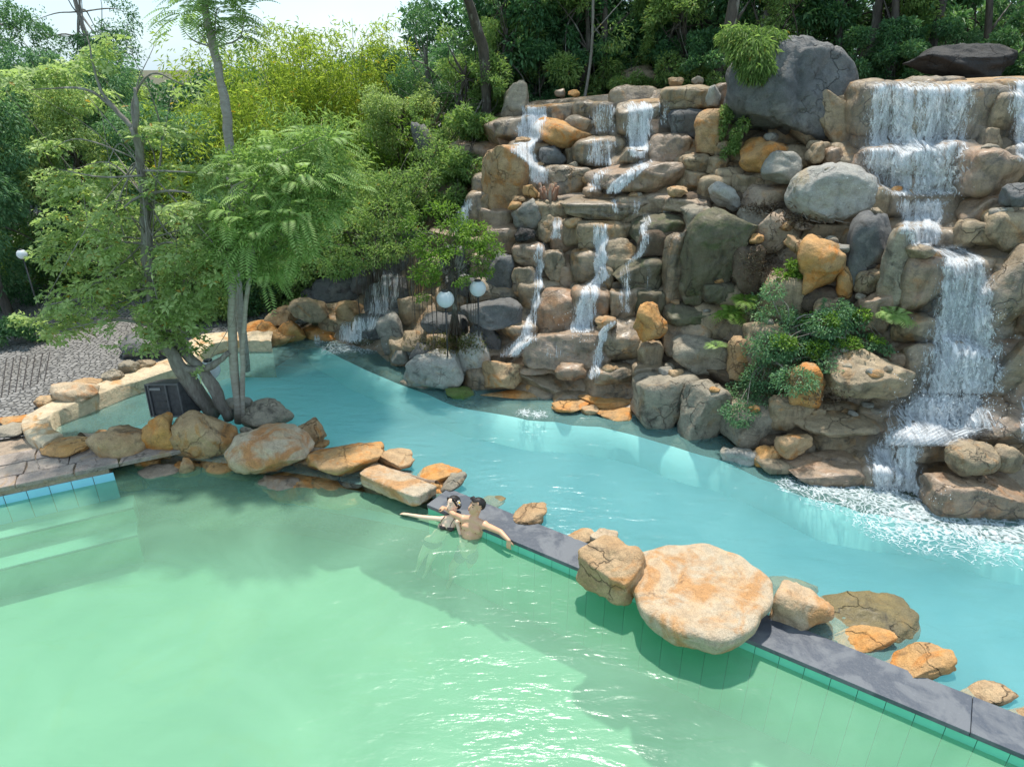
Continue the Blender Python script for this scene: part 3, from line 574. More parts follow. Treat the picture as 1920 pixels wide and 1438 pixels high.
# ------------------------------------------------------------------ loose boulders, each a thing of its own
T = lambda *a, **k: rock('boulder', *a[:-1], label=a[-1], **k)
B_ = [
 (967,198,58,86,'beige','tall weathered grey boulder standing at the top left corner of the waterfall',dict(p=3.2,yo=-.1)),
 (1053,252,112,46,'orange','long rounded orange brown boulder wedged below the upper waterfall lip',dict(rot=16,yo=-.3,p=2.4)),
 (948,333,94,118,'tan','big tan boulder with an orange base and a dark crack beside the left cascade',dict(p=2.8,yo=-.5,rot=-8,crack=4)),
 (1333,250,68,88,'tan','tan upright boulder leaning left of the huge dark grey rock',dict(p=2.6,yo=-.3)),
 (1438,291,118,64,'orange','wide orange boulder lying directly under the huge dark grey rock',dict(yo=-.2)),
 (1465,315,78,60,'grey','round grey green boulder in front of the wide orange one',dict(yo=-.55,fac=4)),
 (1555,357,158,104,'lightgrey','large smooth pale grey boulder left of the big waterfall',dict(yo=-.5,fac=2,p=2.2,crack=1,rough=.09)),
 (1478,170,236,176,'dark','huge dark grey boulder on top of the cliff between the two waterfalls',dict(yo=-.5,p=2.7,dfac=.7,rot=6,crack=4,fac=4,seed=911,rough=.09)),
 (1800,118,212,66,'black','long blackened flat boulder behind the top of the right waterfall',dict(yo=2.4,p=3.4,dfac=.5)),
 (1190,148,90,48,'brown','brown hump shaped boulder under the trees behind the upper ledge',dict(yo=2.2)),
 (1360,369,68,40,'lightgrey','pale grey cylinder shaped stone tilted on the middle ledge',dict(rot=26,yo=-.3,p=3,fac=3)),
 (1309,412,70,52,'beige','blocky grey tan boulder on the corner of the mossy rock face',dict(p=4,yo=-.35)),
 (988,404,56,58,'grey','grey boulder under the dead palm stump on the left ledge',dict(yo=-.25,p=3)),
 (984,441,40,28,'black','small blackish stone below the grey ledge boulder',dict(yo=-.3)),
 (1137,604,44,27,'tan','small tan boulder resting between two thin falls low on the cliff',dict(yo=-.45)),
 (1216,604,62,74,'orange','angular orange boulder perched at mid height right of the thin falls',dict(p=3,yo=-.55,fac=10,rot=-12)),
 (1134,707,50,42,'orange','small bright orange boulder at the foot of the thin falls',dict(mode='z',z=.12,fac=8)),
 (1196,715,74,52,'orange','flat topped orange boulder right of the small bright orange one',dict(mode='z',z=.12,fac=8,flat_top=.6)),
 (942,706,78,68,'tan','round speckled tan boulder beside the island planter rocks',dict(mode='z',z=0,fac=7)),
 (1535,502,94,104,'orange','tall faceted orange boulder above the bush with a shaded left face',dict(p=3,yo=-.35,fac=10,rot=10)),
 (1512,724,70,84,'orange','deep orange boulder poking out under the hanging bush',dict(yo=-.35,p=3.2,rot=-6)),
 (1723,472,56,28,'brown','small oval brown stone on the ledge left of the big plunge',dict(yo=-.35,fac=3)),
 (1385,853,72,40,'lightgrey','low pale grey rock at the waterline under the bush',dict(mode='z',z=0)),
 (1444,857,68,48,'orange','bright orange cracked rock at the waterline leaning to the left',dict(mode='z',z=.02,rot=-22,p=3)),
 (1487,832,66,48,'tan','tan banded rock resting on the bright orange waterline rock',dict(mode='z',z=.30,rot=-12,p=2.8)),
 (1818,860,92,64,'brown','round brown boulder on top of the wet rock by the big splash',dict(mode='z',z=.62,fac=4,p=2.3)),
 (1880,857,62,52,'brown','smaller squarish brown boulder right of the round brown one at the big splash',dict(mode='z',z=.62,fac=6,p=3)),
 (528,634,62,34,'orange','low orange rock closing the end of the cream kerb at the water',dict(mode='z',z=0)),
 (655,584,52,42,'tan','upright egg shaped tan boulder beside the far left cascade',dict(yo=-.3,fac=3)),
 (532,591,70,38,'tan','tan wedge shaped boulder behind the orange rocks at the far pond end',dict(mode='z',z=.4,rot=-14)),
 (492,622,74,46,'orange','large orange tan boulder at the end of the cream kerb',dict(mode='z',z=.05)),
 (547,622,48,44,'orange','rust orange boulder between the kerb end boulder and the far cascade',dict(mode='z',z=0)),
 (580,580,74,46,'brown','dark brown cracked boulder behind the far pond end',dict(mode='z',z=.6,crack=4)),
 (600,598,44,22,'moss','small mossy stone in front of the dark brown cracked boulder',dict(mode='z',z=.3)),
 (602,624,74,32,'orange','low orange rock with water trickling over it at the far pond end',dict(mode='z',z=0)),
 (688,630,60,44,'olive','mossy ochre rock right of the small cascade pouring into the pond',dict(mode='z',z=0)),
 (1270,360,38,22,'tan','small oval yellow tan stone on the middle shelf',dict(yo=-.35,fac=3)),
 (1111,362,38,24,'wetred','dark red brown stone on the left end of the middle shelf',dict(yo=-.35)),
 (1074,418,32,22,'tan','small yellowish stone below the middle shelf',dict(yo=-.4)),
 (994,360,30,28,'orange','small orange stone stacked beside the dead palm stump',dict(yo=-.35)),
 (965,386,28,18,'orange','little orange stone at the foot of the big tan boulder',dict(yo=-.5)),
 (895,370,26,22,'wetred','little red brown stone beside the left edge cascade',dict(yo=-.4)),
 (1050,175,20,16,'wetred','small reddish pointed stone standing on the upper left ledge',dict(yo=.4)),
 (1076,176,24,14,'orange','small orange half round stone on the upper left ledge',dict(yo=.4)),
 (1268,155,30,18,'tan','round tan cobble at the back of the upper ledge',dict(yo=.6)),
 (1308,152,24,16,'beige','grey beige cobble at the back of the upper ledge by the tree trunk',dict(yo=.8)),
 (1338,180,28,40,'lightgrey','pale upright stone at the right end of the upper ledge',dict(yo=-.25,p=3.5)),
 (1495,462,54,32,'tan','long tan stone in the row above the bush',dict(yo=-.3,rot=28)),
 (1529,454,26,24,'tan','round tan stone right of the long one above the bush',dict(yo=-.3)),
 (1557,452,30,18,'beige','small beige stone at the right end of the row above the bush',dict(yo=-.3)),
 (1418,448,30,20,'orange','small orange tan stone on the pale soil patch',dict(yo=-.35)),
 (1475,425,26,20,'tan','small pale yellow stone on the pale soil patch',dict(yo=-.3)),
 (1506,424,32,18,'wetred','small red brown stone beside the dry twigs',dict(yo=-.3)),
 (1330,434,28,14,'grey','little grey stone under the blocky corner boulder',dict(yo=-.5)),
 (1530,286,36,42,'brown','brown grey cone shaped stone under the slanted strata',dict(yo=-.3)),
 # island of pale rocks in the pond
 (814,694,112,80,'lightgrey','wide pale grey rock with deep cracks at the front of the planted island',dict(mode='z',z=0,p=3.2,crack=6,flat_top=.7,lift=.38)),
 (888,674,68,100,'lightgrey','tall pale grey rock on the right side of the planted island',dict(mode='z',z=0,p=3.4,crack=3,flat_top=.8,lift=.42)),
 (800,716,100,26,'beige','low flat rock at the waterline in front of the planted island',dict(mode='z',z=-.02)),
 (862,736,56,28,'green','small rock covered in green moss at the waterline by the planted island',dict(mode='z',z=-.02)),
 # orange shelf rocks
 (1004,718,58,38,'orange','orange wet slab behind the round speckled tan boulder',dict(mode='z',z=.02)),
 (975,738,150,22,'orange','long low orange shelf under the round speckled tan boulder',dict(mode='z',z=-.03,p=3)),
 (1070,761,74,28,'orange','flat bright orange slab at the left end of the orange shelf',dict(mode='z',z=.02,p=3.4,flat_top=.4)),
 (1140,745,116,40,'orange','large flat orange slab in the middle of the orange shelf',dict(mode='z',z=.02,p=3.4,flat_top=.4)),
 (1149,777,80,26,'orange','flat orange slab nearest the water on the orange shelf',dict(mode='z',z=-.02,p=3.4,flat_top=.4)),
 (1105,769,36,20,'tan','small brownish slab between the flat orange ones',dict(mode='z',z=.0,p=3.4)),
 # dividing row of foreground rocks
 (1148,1066,140,118,'tan','angular blocky sandstone boulder left of the giant round one',dict(mode='z',z=.05,p=5.5,fac=3,dims=(.76,.62,.60),zyaw=-38,yaw=0,crack=0,rough=.05,lift=.36)),
 (1092,1004,60,30,'tan','low pale boulder behind the slate coping, left of the blocky one',dict(mode='z',z=.0,yo=0)),
 (1132,1006,56,30,'pale','knobbly pale stone tucked behind the angular blocky boulder',dict(mode='z',z=.05)),
 (1495,1142,114,94,'disc','faceted sandy orange boulder right of the giant round one',dict(mode='z',z=-.02,p=3.2,fac=9)),
 (1600,1182,250,112,'olive','large olive brown boulder half sunk behind the slate coping',dict(mode='z',z=-.30,p=2.6,rot=-14,dfac=.55)),
 (1480,1104,110,50,'olive','sunken greenish boulder showing through the water behind the giant round one',dict(mode='z',z=-.25)),
 (1600,1206,150,50,'orange','brown rock edge wedged between coping and the large olive boulder',dict(mode='z',z=-.1,rot=-20)),
 (1712,1247,150,62,'orange','long orange rock behind the slate coping, third from the right corner',dict(mode='z',z=-.05,rot=-16,dfac=.5)),
 (1842,1303,112,44,'tan','flat tan rock behind the slate coping near the right corner',dict(mode='z',z=-.05,rot=-18,dfac=.5)),
 (1935,1340,90,40,'tan','pale tan rock behind the slate coping cut by the right frame edge',dict(mode='z',z=-.05,rot=-18)),
 (988,967,84,46,'tan','speckled tan boulder behind the coping to the right of the couple',dict(mode='z',z=-.04,rot=-16)),
 (916,946,70,28,'olive','sunken greenish stone right behind the man',dict(mode='z',z=-.10,rot=-12)),
 (822,889,96,40,'orange','yellow orange boulder behind the left end of the coping',dict(mode='z',z=0,rot=-14)),
 (850,906,64,34,'beige','grey brown stone lying at the left end of the coping',dict(mode='z',z=.02,rot=-28,p=3)),
 (744,906,162,72,'disc','long flat tan slab rock ending at the left edge of the coping',dict(mode='z',z=.06,p=8,fac=2,dims=(1.26,.52,.24),zyaw=-34,yaw=0,crack=0,rough=.05,lift=.2)),
 (742,867,74,42,'tan','tan slab shaped rock behind the long flat one',dict(mode='z',z=.0,p=3.6)),
 (648,866,156,74,'orange','broad flat orange boulder right of the pale rust blotched one',dict(mode='z',z=.0,p=3.4,fac=5,rot=-5,flat_top=.6,dfac=.75)),
 (590,915,224,62,'orange','wide wet orange slab dipping into the green pool',dict(mode='z',z=-.30,p=4,dims=(1.75,.85,.34),zyaw=-12,yaw=0,flat_top=.5,lift=.1)),
 (507,845,156,98,'pale','big pale boulder with rust red blotches on its top',dict(mode='z',z=.06,p=2.4,fac=4,rot=-8,crack=0)),
 (582,815,56,50,'tan','small pointed tan rock at the water behind the rust blotched boulder',dict(mode='z',z=0,rot=-30)),
 (500,778,100,58,'beige','grey brown cracked boulder right of the slim tree trunks',dict(mode='z',z=.05,p=3,crack=6)),
 (445,765,60,40,'grey','grey stone behind the base of the slim trunks',dict(mode='z',z=.05)),
 (382,813,124,96,'tan','largest round tan boulder at the foot of the leaning tree',dict(mode='z',z=.08,p=2.2,fac=3,crack=1)),
 (300,813,66,74,'orange','upright orange streaked boulder left of the largest round one',dict(mode='z',z=.08,p=2.6)),
 (226,836,98,74,'tan','round brownish boulder at the edge of the flagstone walkway',dict(mode='z',z=.05,p=2.2,fac=3)),
 (127,838,104,40,'orange','flat oval orange boulder lying on the flagstone walkway',dict(mode='z',z=.16,p=2.4,fac=3)),
 (350,878,58,34,'orange','small orange rock at the pool edge under the upright one',dict(mode='z',z=-.25)),
 (412,872,84,42,'orange','orange rock with a green waterline below the largest round boulder',dict(mode='z',z=-.2)),
 (300,884,76,36,'mortar','pinkish low rock at the pool edge near the walkway',dict(mode='z',z=-.2)),
 (455,888,60,30,'olive','olive stone at the waterline under the rust blotched boulder',dict(mode='z',z=-.3)),
 (222,900,110,30,'orange','narrow orange rock sloping from the walkway into the pool',dict(mode='z',z=-.34,rot=20)),
 (425,945,230,86,'olive','broad algae brown boulder lying under the green water',dict(mode='z',z=-.80,p=3,dfac=.8,flat_top=.4)),
 (520,905,90,30,'mortar','small pinkish rock between the rust blotched boulder and the wet orange slab',dict(mode='z',z=-.15)),
 # rocks set along the plaza side of the kerb
 (138,737,86,40,'pale','long pale boulder split in two on the kerb',dict(mode='z',z=.28,p=3.4,rot=4,dfac=.6)),
 (163,718,50,20,'tan','flat tan stone behind the split pale boulder on the kerb',dict(mode='z',z=.2)),
 (84,756,42,32,'tan','small tan stone left of the split pale boulder',dict(mode='z',z=.18)),
 (210,705,40,24,'beige','oval speckled stone on the kerb, left of the round one',dict(mode='z',z=.28,fac=2)),
 (242,689,36,26,'beige','round grey speckled stone on the kerb',dict(mode='z',z=.28,fac=2)),
 (273,682,36,20,'brown','brown stone on the kerb right of the round grey one',dict(mode='z',z=.28)),
 (30,787,62,26,'orange','orange edged flat stone at the left end of the kerb loop',dict(mode='z',z=.18)),
 (20,805,66,30,'beige','grey stone between the kerb loop and the walkway',dict(mode='z',z=.16)),
 (300,650,150,54,'dark','long dark boulder lying on the plaza behind the leaning tree',dict(mode='z',z=.18,dfac=.5)),
]
for b in B_: T(*b[:5], b[5], **b[6])
# the giant round slab: flat dished top, broken vertical rim
c = W(1312, 1096, .40); rg = np.random.default_rng(11); d, f = ICO[6]; v = d.copy()
ang_ = np.arctan2(v[:, 1], v[:, 0]); rr = 1 + .035 * np.sin(ang_ * 3 + .5) + .03 * np.sin(ang_ * 5 + 2) + .015 * np.sin(ang_ * 11)
pw = 1 / (np.abs(np.hypot(v[:, 0], v[:, 1])) ** 7 + np.abs(v[:, 2]) ** 7) ** (1 / 7); v = v * pw[:, None]; v[:, :2] *= rr[:, None]
rad = np.hypot(v[:, 0], v[:, 1]); tp = v[:, 2] > .5
v = v * np.array([.80, .79, .21])
v[:, :2] *= (1 - .13 * np.clip(-v[:, 2] / .21, -.3, 1))[:, None]
v[:, 2] += np.where(tp, -.035 * (1 - rad ** 2) * 1.2 + .03 * fbm(v * 2.2, 3) + .015 * fbm(v * 6, 8), 0)
v += (d * np.where(tp, .3, 1)[:, None]) * (.03 * fbm(v * 4, 31) + .018 * fbm(v * 13, 33, 4))[:, None]
v[:, 2] += .035 * v[:, 0] + .09 * v[:, 1] * 0
o = mesh_np('boulder', v, f, M['disc'], loc=Vector(c) + Vector((0, 0, -.17))); tag(o, 'giant flat topped round sandstone boulder sitting across the slate coping', 'boulder')
# rust-red blotches need their own stone on the pale one: handled in its material
# low rubble bed under the row of rocks left of the coping
fr_px = [(205, 868), (260, 884), (330, 890), (440, 900), (560, 905), (690, 925), (800, 946)]
bk_px = [(120, 812), (200, 806), (290, 795), (430, 792), (560, 815), (700, 860), (840, 916)]
a_ = catmull([W(x, y, -.3) for x, y in fr_px], 8); b_ = catmull([W(x, y, 0) for x, y in bk_px], 8); n = len(a_); v = []; m = 14
for i in range(n):
    for k in range(m):
        s = k / (m - 1); q = a_[i] * (1 - s) + b_[i] * s; h = math.sin(math.pi * min(max(s, 0), 1)) ** .5
        q[2] = -1.2 + 1.33 * h; v.append(q)
v = np.array(v); v[:, 2] += .12 * fbm(v * 2.5, 8) + .05 * fbm(v * 8, 5)
rb = mesh_np('rubble_bed', v, [[i * m + k, (i + 1) * m + k, (i + 1) * m + k + 1, i * m + k + 1] for i in range(n - 1) for k in range(m - 1)], M['mortar']); tag(rb, kind='structure')
rg = np.random.default_rng(9)
for i in range(46):
    s = rg.uniform(0, 1); j = int(s * (n - 1)); e = rg.uniform(.12, .9); q = a_[j] * (1 - e) + b_[j] * e
    u = (q[0] / (q[1] * cp - (q[2] - 6) * sp)) * F + 960; vv_ = 719 - ((q[1] * sp + (q[2] - 6) * cp) / (q[1] * cp - (q[2] - 6) * sp)) * F
    rock('rubble_stone', u, vv_, rg.uniform(24, 58), rg.uniform(18, 34), rg.choice(['tan', 'mortar', 'orange', 'beige', 'orange']), mode='z', z=-.02 - .2 * (1 - e), parent=rb, lv=3)
# submerged bed at the foot of the cliff; its dark rim carries painted shade
n = 60; v = []
for x in np.linspace(560, 2150, n):
    y0 = np.interp(x, [560, 700, 860, 1000, 1200, 1340, 1500, 1730, 1920, 2150], [615, 680, 745, 765, 795, 835, 905, 955, 990, 1060])
    a = W(x, y0, 0)
    for k, (dy, dz) in enumerate(((1.2, .05), (.3, -.02), (-.06, -.07), (-.16, -.16), (-.34, -.40), (-.5, -.8))):
        v.append(a + np.array([0, dy * (1 + .25 * math.sin(x * .021)), dz]))
v = np.array(v); v[:, 2] += .05 * fbm(v * 2.4, 3) * 1.4; v[:, 1] += .12 * fbm(v * 3, 13)
o = mesh_np('underwater_bank', v, [[i * 6 + k, (i + 1) * 6 + k, (i + 1) * 6 + k + 1, i * 6 + k + 1] for i in range(n - 1) for k in range(5)], None, mats=[M['algae'], m_upfloor], fmat=[1 if k >= 3 else 0 for i in range(n - 1) for k in range(5)]); tag(o, kind='structure')
for i in range(0):
    x = rg.uniform(700, 2050); y0 = np.interp(x, [560, 700, 860, 1000, 1200, 1340, 1500, 1730, 1920, 2150], [615, 680, 745, 765, 795, 835, 905, 955, 990, 1060]) + rg.uniform(0, 34)
    rock('bank_stone', x, y0, rg.uniform(26, 62), rg.uniform(16, 30), rg.choice(['algae', 'olive', 'algae', 'wet', 'olive']), mode='z', z=-.14 - .004 * rg.uniform(0, 30), parent=o, lv=3)
# ------------------------------------------------------------------ falling water, draped over the real rock
tr = []
for vv_, ff_ in zip(BV, BF):
    ff_ = np.asarray(ff_)
    if ff_.shape[1] == 4: ff_ = np.concatenate([ff_[:, [0, 1, 2]], ff_[:, [0, 2, 3]]])
    tr.append(ff_)
bvh = BVHTree.FromPolygons(np.concatenate(BV).tolist(), np.concatenate(tr).tolist())
def hit(px, py, default=None):
    d = ray(px, py); r = bvh.ray_cast(Vector((0, 0, CAM_H)), Vector(d).normalized(), 60)
    return np.array(r[0]) if r[0] is not None else (P(px, py, float(DY(px, py))) if default is None else default)
rgs = np.random.default_rng(88); cnt = 0
for _ in range(6000):
    if cnt >= 60: break
    x, y = rgs.uniform(930, 1900), rgs.uniform(200, 800); r_ = bvh.ray_cast(Vector((0, 0, CAM_H)), Vector(ray(x, y)).normalized(), 60)
    if r_[0] is not None and r_[1].z > .82 and r_[0].z > .25:
        w = rgs.uniform(14, 34); rock('loose_stone', x, y - w * .2, w, w * rgs.uniform(.5, .75), rgs.choice(['tan', 'orange', 'brown', 'beige', 'grey', 'tan']), mode='z', z=r_[0].z, p=2.8, lift=.15, parent=cliff, lv=3); cnt += 1
t = NT('falling_water'); uv = t.n('ShaderNodeUVMap').outputs[0]; de = t.n('ShaderNodeAttribute', attribute_name='dens').outputs['Fac']
m1 = t.n('ShaderNodeMapping', {'Vector': uv, 'Scale': (15, 2.1, 1)}).outputs[0]; m2 = t.n('ShaderNodeMapping', {'Vector': uv, 'Scale': (31, 8., 1)}).outputs[0]; m3 = t.n('ShaderNodeMapping', {'Vector': uv, 'Scale': (60, 32, 1)}).outputs[0]
a = t.noise(m1, 1, 3, .6, 1.5); b = t.noise(m2, 1, 4, .65, 1.8); c = t.noise(m3, 1, 3, .7)
s = t.math('ADD', t.math('MULTIPLY', a, .45), t.math('ADD', t.math('MULTIPLY', b, .38), t.math('MULTIPLY', c, .17)))
al = t.n('ShaderNodeMath', {0: t.math('SUBTRACT', s, t.math('SUBTRACT', .70, t.math('MULTIPLY', de, .33))), 1: 13.}, operation='MULTIPLY', use_clamp=True).outputs[0]
al = t.math('ADD', t.math('MULTIPLY', al, .88), t.math('MULTIPLY', de, .07))
wsh = t.n('ShaderNodeMixShader', {0: .35, 1: t.princ((.95, .96, .97), .3, t.bump(s, .05)), 2: t.n('ShaderNodeBsdfTranslucent', {'Color': (.85, .92, .97, 1)}).outputs[0]}).outputs[0]
M['fall'] = t.done(t.n('ShaderNodeMixShader', {0: al, 1: t.n('ShaderNodeBsdfTransparent').outputs[0], 2: wsh}).outputs[0])
# foam floating on water and splash heaps
t = NT('foam'); c = t.n('ShaderNodeTexCoord').outputs['Object']; de = t.n('ShaderNodeAttribute', attribute_name='dens').outputs['Fac']
cw_ = t.n('ShaderNodeVectorMath', {0: c, 1: t.n('ShaderNodeVectorMath', {0: t.noise(c, 1.7, 4, out=1), 'Scale': .9}, operation='SCALE').outputs[0]}, operation='ADD').outputs[0]
vo = t.n('ShaderNodeTexVoronoi', {'Vector': cw_, 'Scale': 5.5}, feature='SMOOTH_F1').outputs['Distance']; nz = t.noise(cw_, 7, 7, .72, .8)
ve = t.n('ShaderNodeTexVoronoi', {'Vector': cw_, 'Scale': 10.}, feature='DISTANCE_TO_EDGE').outputs['Distance']
d2 = t.math('ADD', de, t.math('MULTIPLY', t.math('SUBTRACT', nz, .5), 1.3)); d2 = t.n('ShaderNodeMath', {0: d2, 1: .001}, operation='MAXIMUM').outputs[0]
al = t.n('ShaderNodeMath', {0: 1.05, 1: t.math('DIVIDE', ve, t.math('MULTIPLY', d2, .34))}, operation='SUBTRACT', use_clamp=True).outputs[0]
M['foam'] = t.done(t.n('ShaderNodeMixShader', {0: t.math('MULTIPLY', al, t.mr(nz, .35, .6, .35, .95)), 1: t.n('ShaderNodeBsdfTransparent').outputs[0], 2: t.princ((.70, .77, .79), .5, t.bump(nz, .04))}).outputs[0])
def fall(rows, dens, label, step=6, cell=.05, layers=2, group=None, cat='waterfall', yl=0):
    rows = np.array(rows, float); pys = np.arange(rows[0, 0], rows[-1, 0] + .1, step)
    L = np.interp(pys, rows[:, 0], rows[:, 1]); Rr = np.interp(pys, rows[:, 0], rows[:, 2])
    wmax = (Rr - L).max(); nc = max(7, int(wmax / 5)); vs = []; uvs = []; at = []; fs = []; n0 = 0
    H = np.zeros((len(pys), nc))
    for i, y in enumerate(pys):
        L[i] += 3 * math.sin(i * .9 + rows[0, 1]); Rr[i] += 3 * math.sin(i * 1.1 + rows[0, 2])
        for k in range(nc): H[i, k] = hit(L[i] + (Rr[i] - L[i]) * k / (nc - 1), y)[1]
    Ym = np.minimum.accumulate(H, axis=0)
    # relax: never leap forward faster than the water can run
    for _ in range(2): Ym[:, 1:-1] = np.minimum(Ym[:, 1:-1], .25 * Ym[:, :-2] + .5 * Ym[:, 1:-1] + .25 * Ym[:, 2:])
    for ly in range(layers):
        off = .035 + .05 * ly; v0 = n0
        for i, y in enumerate(pys):
            for k in range(nc):
                s = k / (nc - 1); x = L[i] + (Rr[i] - L[i]) * s
                p = P(x, y, Ym[i, k] - off - .03 * math.sin(k * 2.1 + ly * 2 + .35 * i))
                vs.append(p); at.append(dens * min(1, 3.6 * min(s, 1 - s) + .10) * (1 if ly == 0 else .8) * min(1, .55 + .25 * i) * (1 if i < len(pys) - 1 else .6) * (1 + .22 * math.sin(x * .21 + ly + y * .008) * math.sin(x * .093)))
                uvs.append((p[0] + ly * 7.3, (p[2] + p[1] * -.5) + ly * 3.1)); n0 += 1
        for i in range(len(pys) - 1):
            for k in range(nc - 1): q = v0 + i * nc + k; fs.append([q, q + 1, q + nc + 1, q + nc])
    return tag(mesh_np('waterfall', vs, fs, M['fall'], uv=uvs, attr=at), label, cat, group)
fall([(196,972,1040),(240,960,1032),(285,950,1006),(300,972,1014),(316,988,1032),(350,990,1036)], .9, 'white cascade fanning down the top left corner of the cliff')
fall([(192,1100,1162),(255,1100,1164)], .7, 'faint water veil at the left of the upper ledge')
fall([(190,1166,1236),(250,1164,1230),(300,1178,1216)], .95, 'bright short curtain dropping from the middle of the upper ledge')
fall([(186,1228,1262),(240,1228,1258)], .62, 'sparse drips right of the bright short curtain')
fall([(258,1092,1168),(312,1096,1156)], .78, 'thin curtain over the blocky rock of the second tier')
fall([(298,1192,1238),(320,1165,1218),(345,1138,1186),(364,1126,1168)], .85, 'shallow stream sliding left down the sloping red rock')
fall([(312,1120,1150),(336,1106,1136),(364,1094,1124)], .8, 'small stream beside the round stone under the second tier')
fall([(366,1146,1164),(402,1146,1162)], .66, 'tiny trickle below the middle shelf, left one')
fall([(370,1180,1206),(408,1178,1204)], .62, 'tiny trickle below the middle shelf, middle one')
fall([(408,1035,1056),(452,1028,1054)], .8, 'short trickle beside the small yellowish stone')
fall([(454,1000,1024),(505,998,1022),(556,996,1018),(605,982,1008),(640,958,1010),(656,936,990),(674,916,972)], .86, 'long thin cascade left of centre running down to the pond rocks')
fall([(420,1106,1146),(470,1108,1142),(520,1110,1144),(546,1082,1128),(600,1066,1122),(628,1056,1116)], .92, 'long thin cascade in the centre of the stepped cliff')
fall([(398,1200,1224),(470,1196,1220),(495,1162,1186),(540,1160,1186),(592,1156,1184)], .72, 'narrow broken fall over the mossy block')
fall([(486,1210,1222),(550,1210,1221)], .5, 'hair thin trickle right of the narrow broken fall')
fall([(598,1138,1176),(622,1122,1144),(650,1114,1134),(690,1102,1132),(716,1096,1120)], .84, 'little white fall squeezing between two boulders at the cliff foot')
fall([(640,1000,1080),(676,1000,1090)], .5, 'film of water over the rounded rust coloured rock')
fall([(153,1590,1880),(200,1588,1872),(262,1576,1858),(300,1574,1846),(330,1600,1838),(374,1645,1818)], .80, 'wide lacy curtain of the big right waterfall', layers=3, group=None)
fall([(372,1648,1818),(386,1666,1794),(420,1674,1786),(462,1690,1776)], .88, 'white step pool spilling under the wide lacy curtain')
fall([(458,1720,1812),(482,1750,1856),(540,1738,1884),(620,1718,1896),(700,1700,1906),(742,1690,1910)], .86, 'main narrow plunge of the big right waterfall', layers=3)
fall([(545,1760,1842),(620,1765,1835),(740,1765,1830)], .95, 'dense white core inside the main narrow plunge', layers=2)
fall([(735,1690,1862),(770,1644,1884),(800,1638,1904),(842,1616,1780)], .96, 'foaming apron spreading below the main plunge', layers=3)
fall([(832,1600,1764),(852,1604,1744),(900,1610,1738),(934,1638,1738)], .94, 'last low weir pouring into the turquoise pond', layers=2)
fall([(145,1874,1990),(200,1874,1990),(260,1880,1990),(316,1905,1990)], .84, 'second white waterfall cut off by the right frame edge')
fall([(740,1900,1985),(832,1894,1985)], .7, 'lower bit of white water at the right frame edge')
fall([(508,690,766),(560,684,758),(592,672,742)], .8, 'wide far left cascade half hidden by hanging roots')
fall([(592,652,738),(622,650,700)], .9, 'shallow white pool flow below the far left cascade')
fall([(606,632,690),(642,622,694)], .84, 'low cascade pouring into the dark end of the pond')
fall([(624,584,604),(642,580,606)], .7, 'tiny side trickle left of the low pond cascade')
fall([(372,848,892),(402,850,888),(440,838,876)], .84, 'cascade glimpsed left of the big tan boulder')
def foam(poly, src, rad, dens, z, label=None, name='foam', bump=0., n=60):
    xs = np.array([p[0] for p in poly]); ys = np.array([p[1] for p in poly]); vs = []; at = []
    for j in range(n):
        for i in range(n):
            px = xs.min() + (xs.max() - xs.min()) * i / (n - 1); py = ys.min() + (ys.max() - ys.min()) * j / (n - 1)
            p = W(px, py, z); dmin = 9
            for (sx, sy, r_, w_) in src:
                q = W(sx, sy, z); dmin = min(dmin, np.linalg.norm(p[:2] - q[:2]) / r_ / w_)
            d_ = dens * (1 - dmin); 
            p[2] += bump * max(0, 1 - dmin) ** .7; vs.append(p); at.append(max(-.4, d_ * 1.15))
    vs = np.array(vs); at = np.array(at)
    if bump: vs[:, 2] += bump * .5 * np.clip(at, 0, 1) * fbm(vs * 6, 3)
    fs = [[j * n + i, j * n + i + 1, (j + 1) * n + i + 1, (j + 1) * n + i] for j in range(n - 1) for i in range(n - 1)]
    fs = [f for f in fs if max(at[f]) > -.3]
    return tag(mesh_np(name, vs, fs, M['foam'], attr=at), kind='stuff')
foam([(1420, 880), (2040, 1090)], [(1660, 925, .75, 1), (1740, 960, 1.15, 1), (1620, 925, .8, 1), (1560, 915, .7, 1), (1820, 985, .9, 1), (1900, 1000, .7, 1), (1700, 970, .9, 1), (1480, 910, .25, 1)], 1, 1.0, .008, n=90)
foam([(590, 632), (740, 668)], [(665, 643, .5, 1), (640, 650, .55, 1), (690, 650, .5, 1), (595, 640, .3, 1)], 1, .95, .008)
foam([(930, 755), (1060, 800)], [(985, 773, .22, 1), (1010, 777, .2, 1)], 1, .75, .008)
foam([(1050, 700), (1140, 740)], [(1090, 722, .35, 1), (1110, 716, .3, 1)], 1, .95, .03)
foam([(640, 585), (770, 612)], [(700, 600, .7, 1), (670, 606, .5, 1)], 1, 1., .42)
# broken splash crests: small white spray drops thrown up by the big falls (nobody could count them)
rg = np.random.default_rng(3); dv, df = ICO[2]; dv = ICO[2][0][:]; oct_v = np.array([[1,0,0],[-1,0,0],[0,1,0],[0,-1,0],[0,0,1],[0,0,-1]], float); oct_f = np.array([[0,2,4],[2,1,4],[1,3,4],[3,0,4],[2,0,5],[1,2,5],[3,1,5],[0,3,5]])
vs = []; fs = []; k = 0
def spray(cx_, cy_, sx, sy, n, up=.25, fw=.5):
    global k
    for _ in range(n):
        x = rg.normal(cx_, sx); y = rg.normal(cy_, sy); p = hit(x, y) + np.array([rg.normal(0, .05), -abs(rg.normal(0, fw)) * .5 - .05, abs(rg.normal(0, up)) * .6])
        r_ = rg.uniform(.003, .008); vs.append(oct_v * np.array([r_, r_, r_ * rg.uniform(1, 2.2)]) + p); fs.append(oct_f + k); k += 6
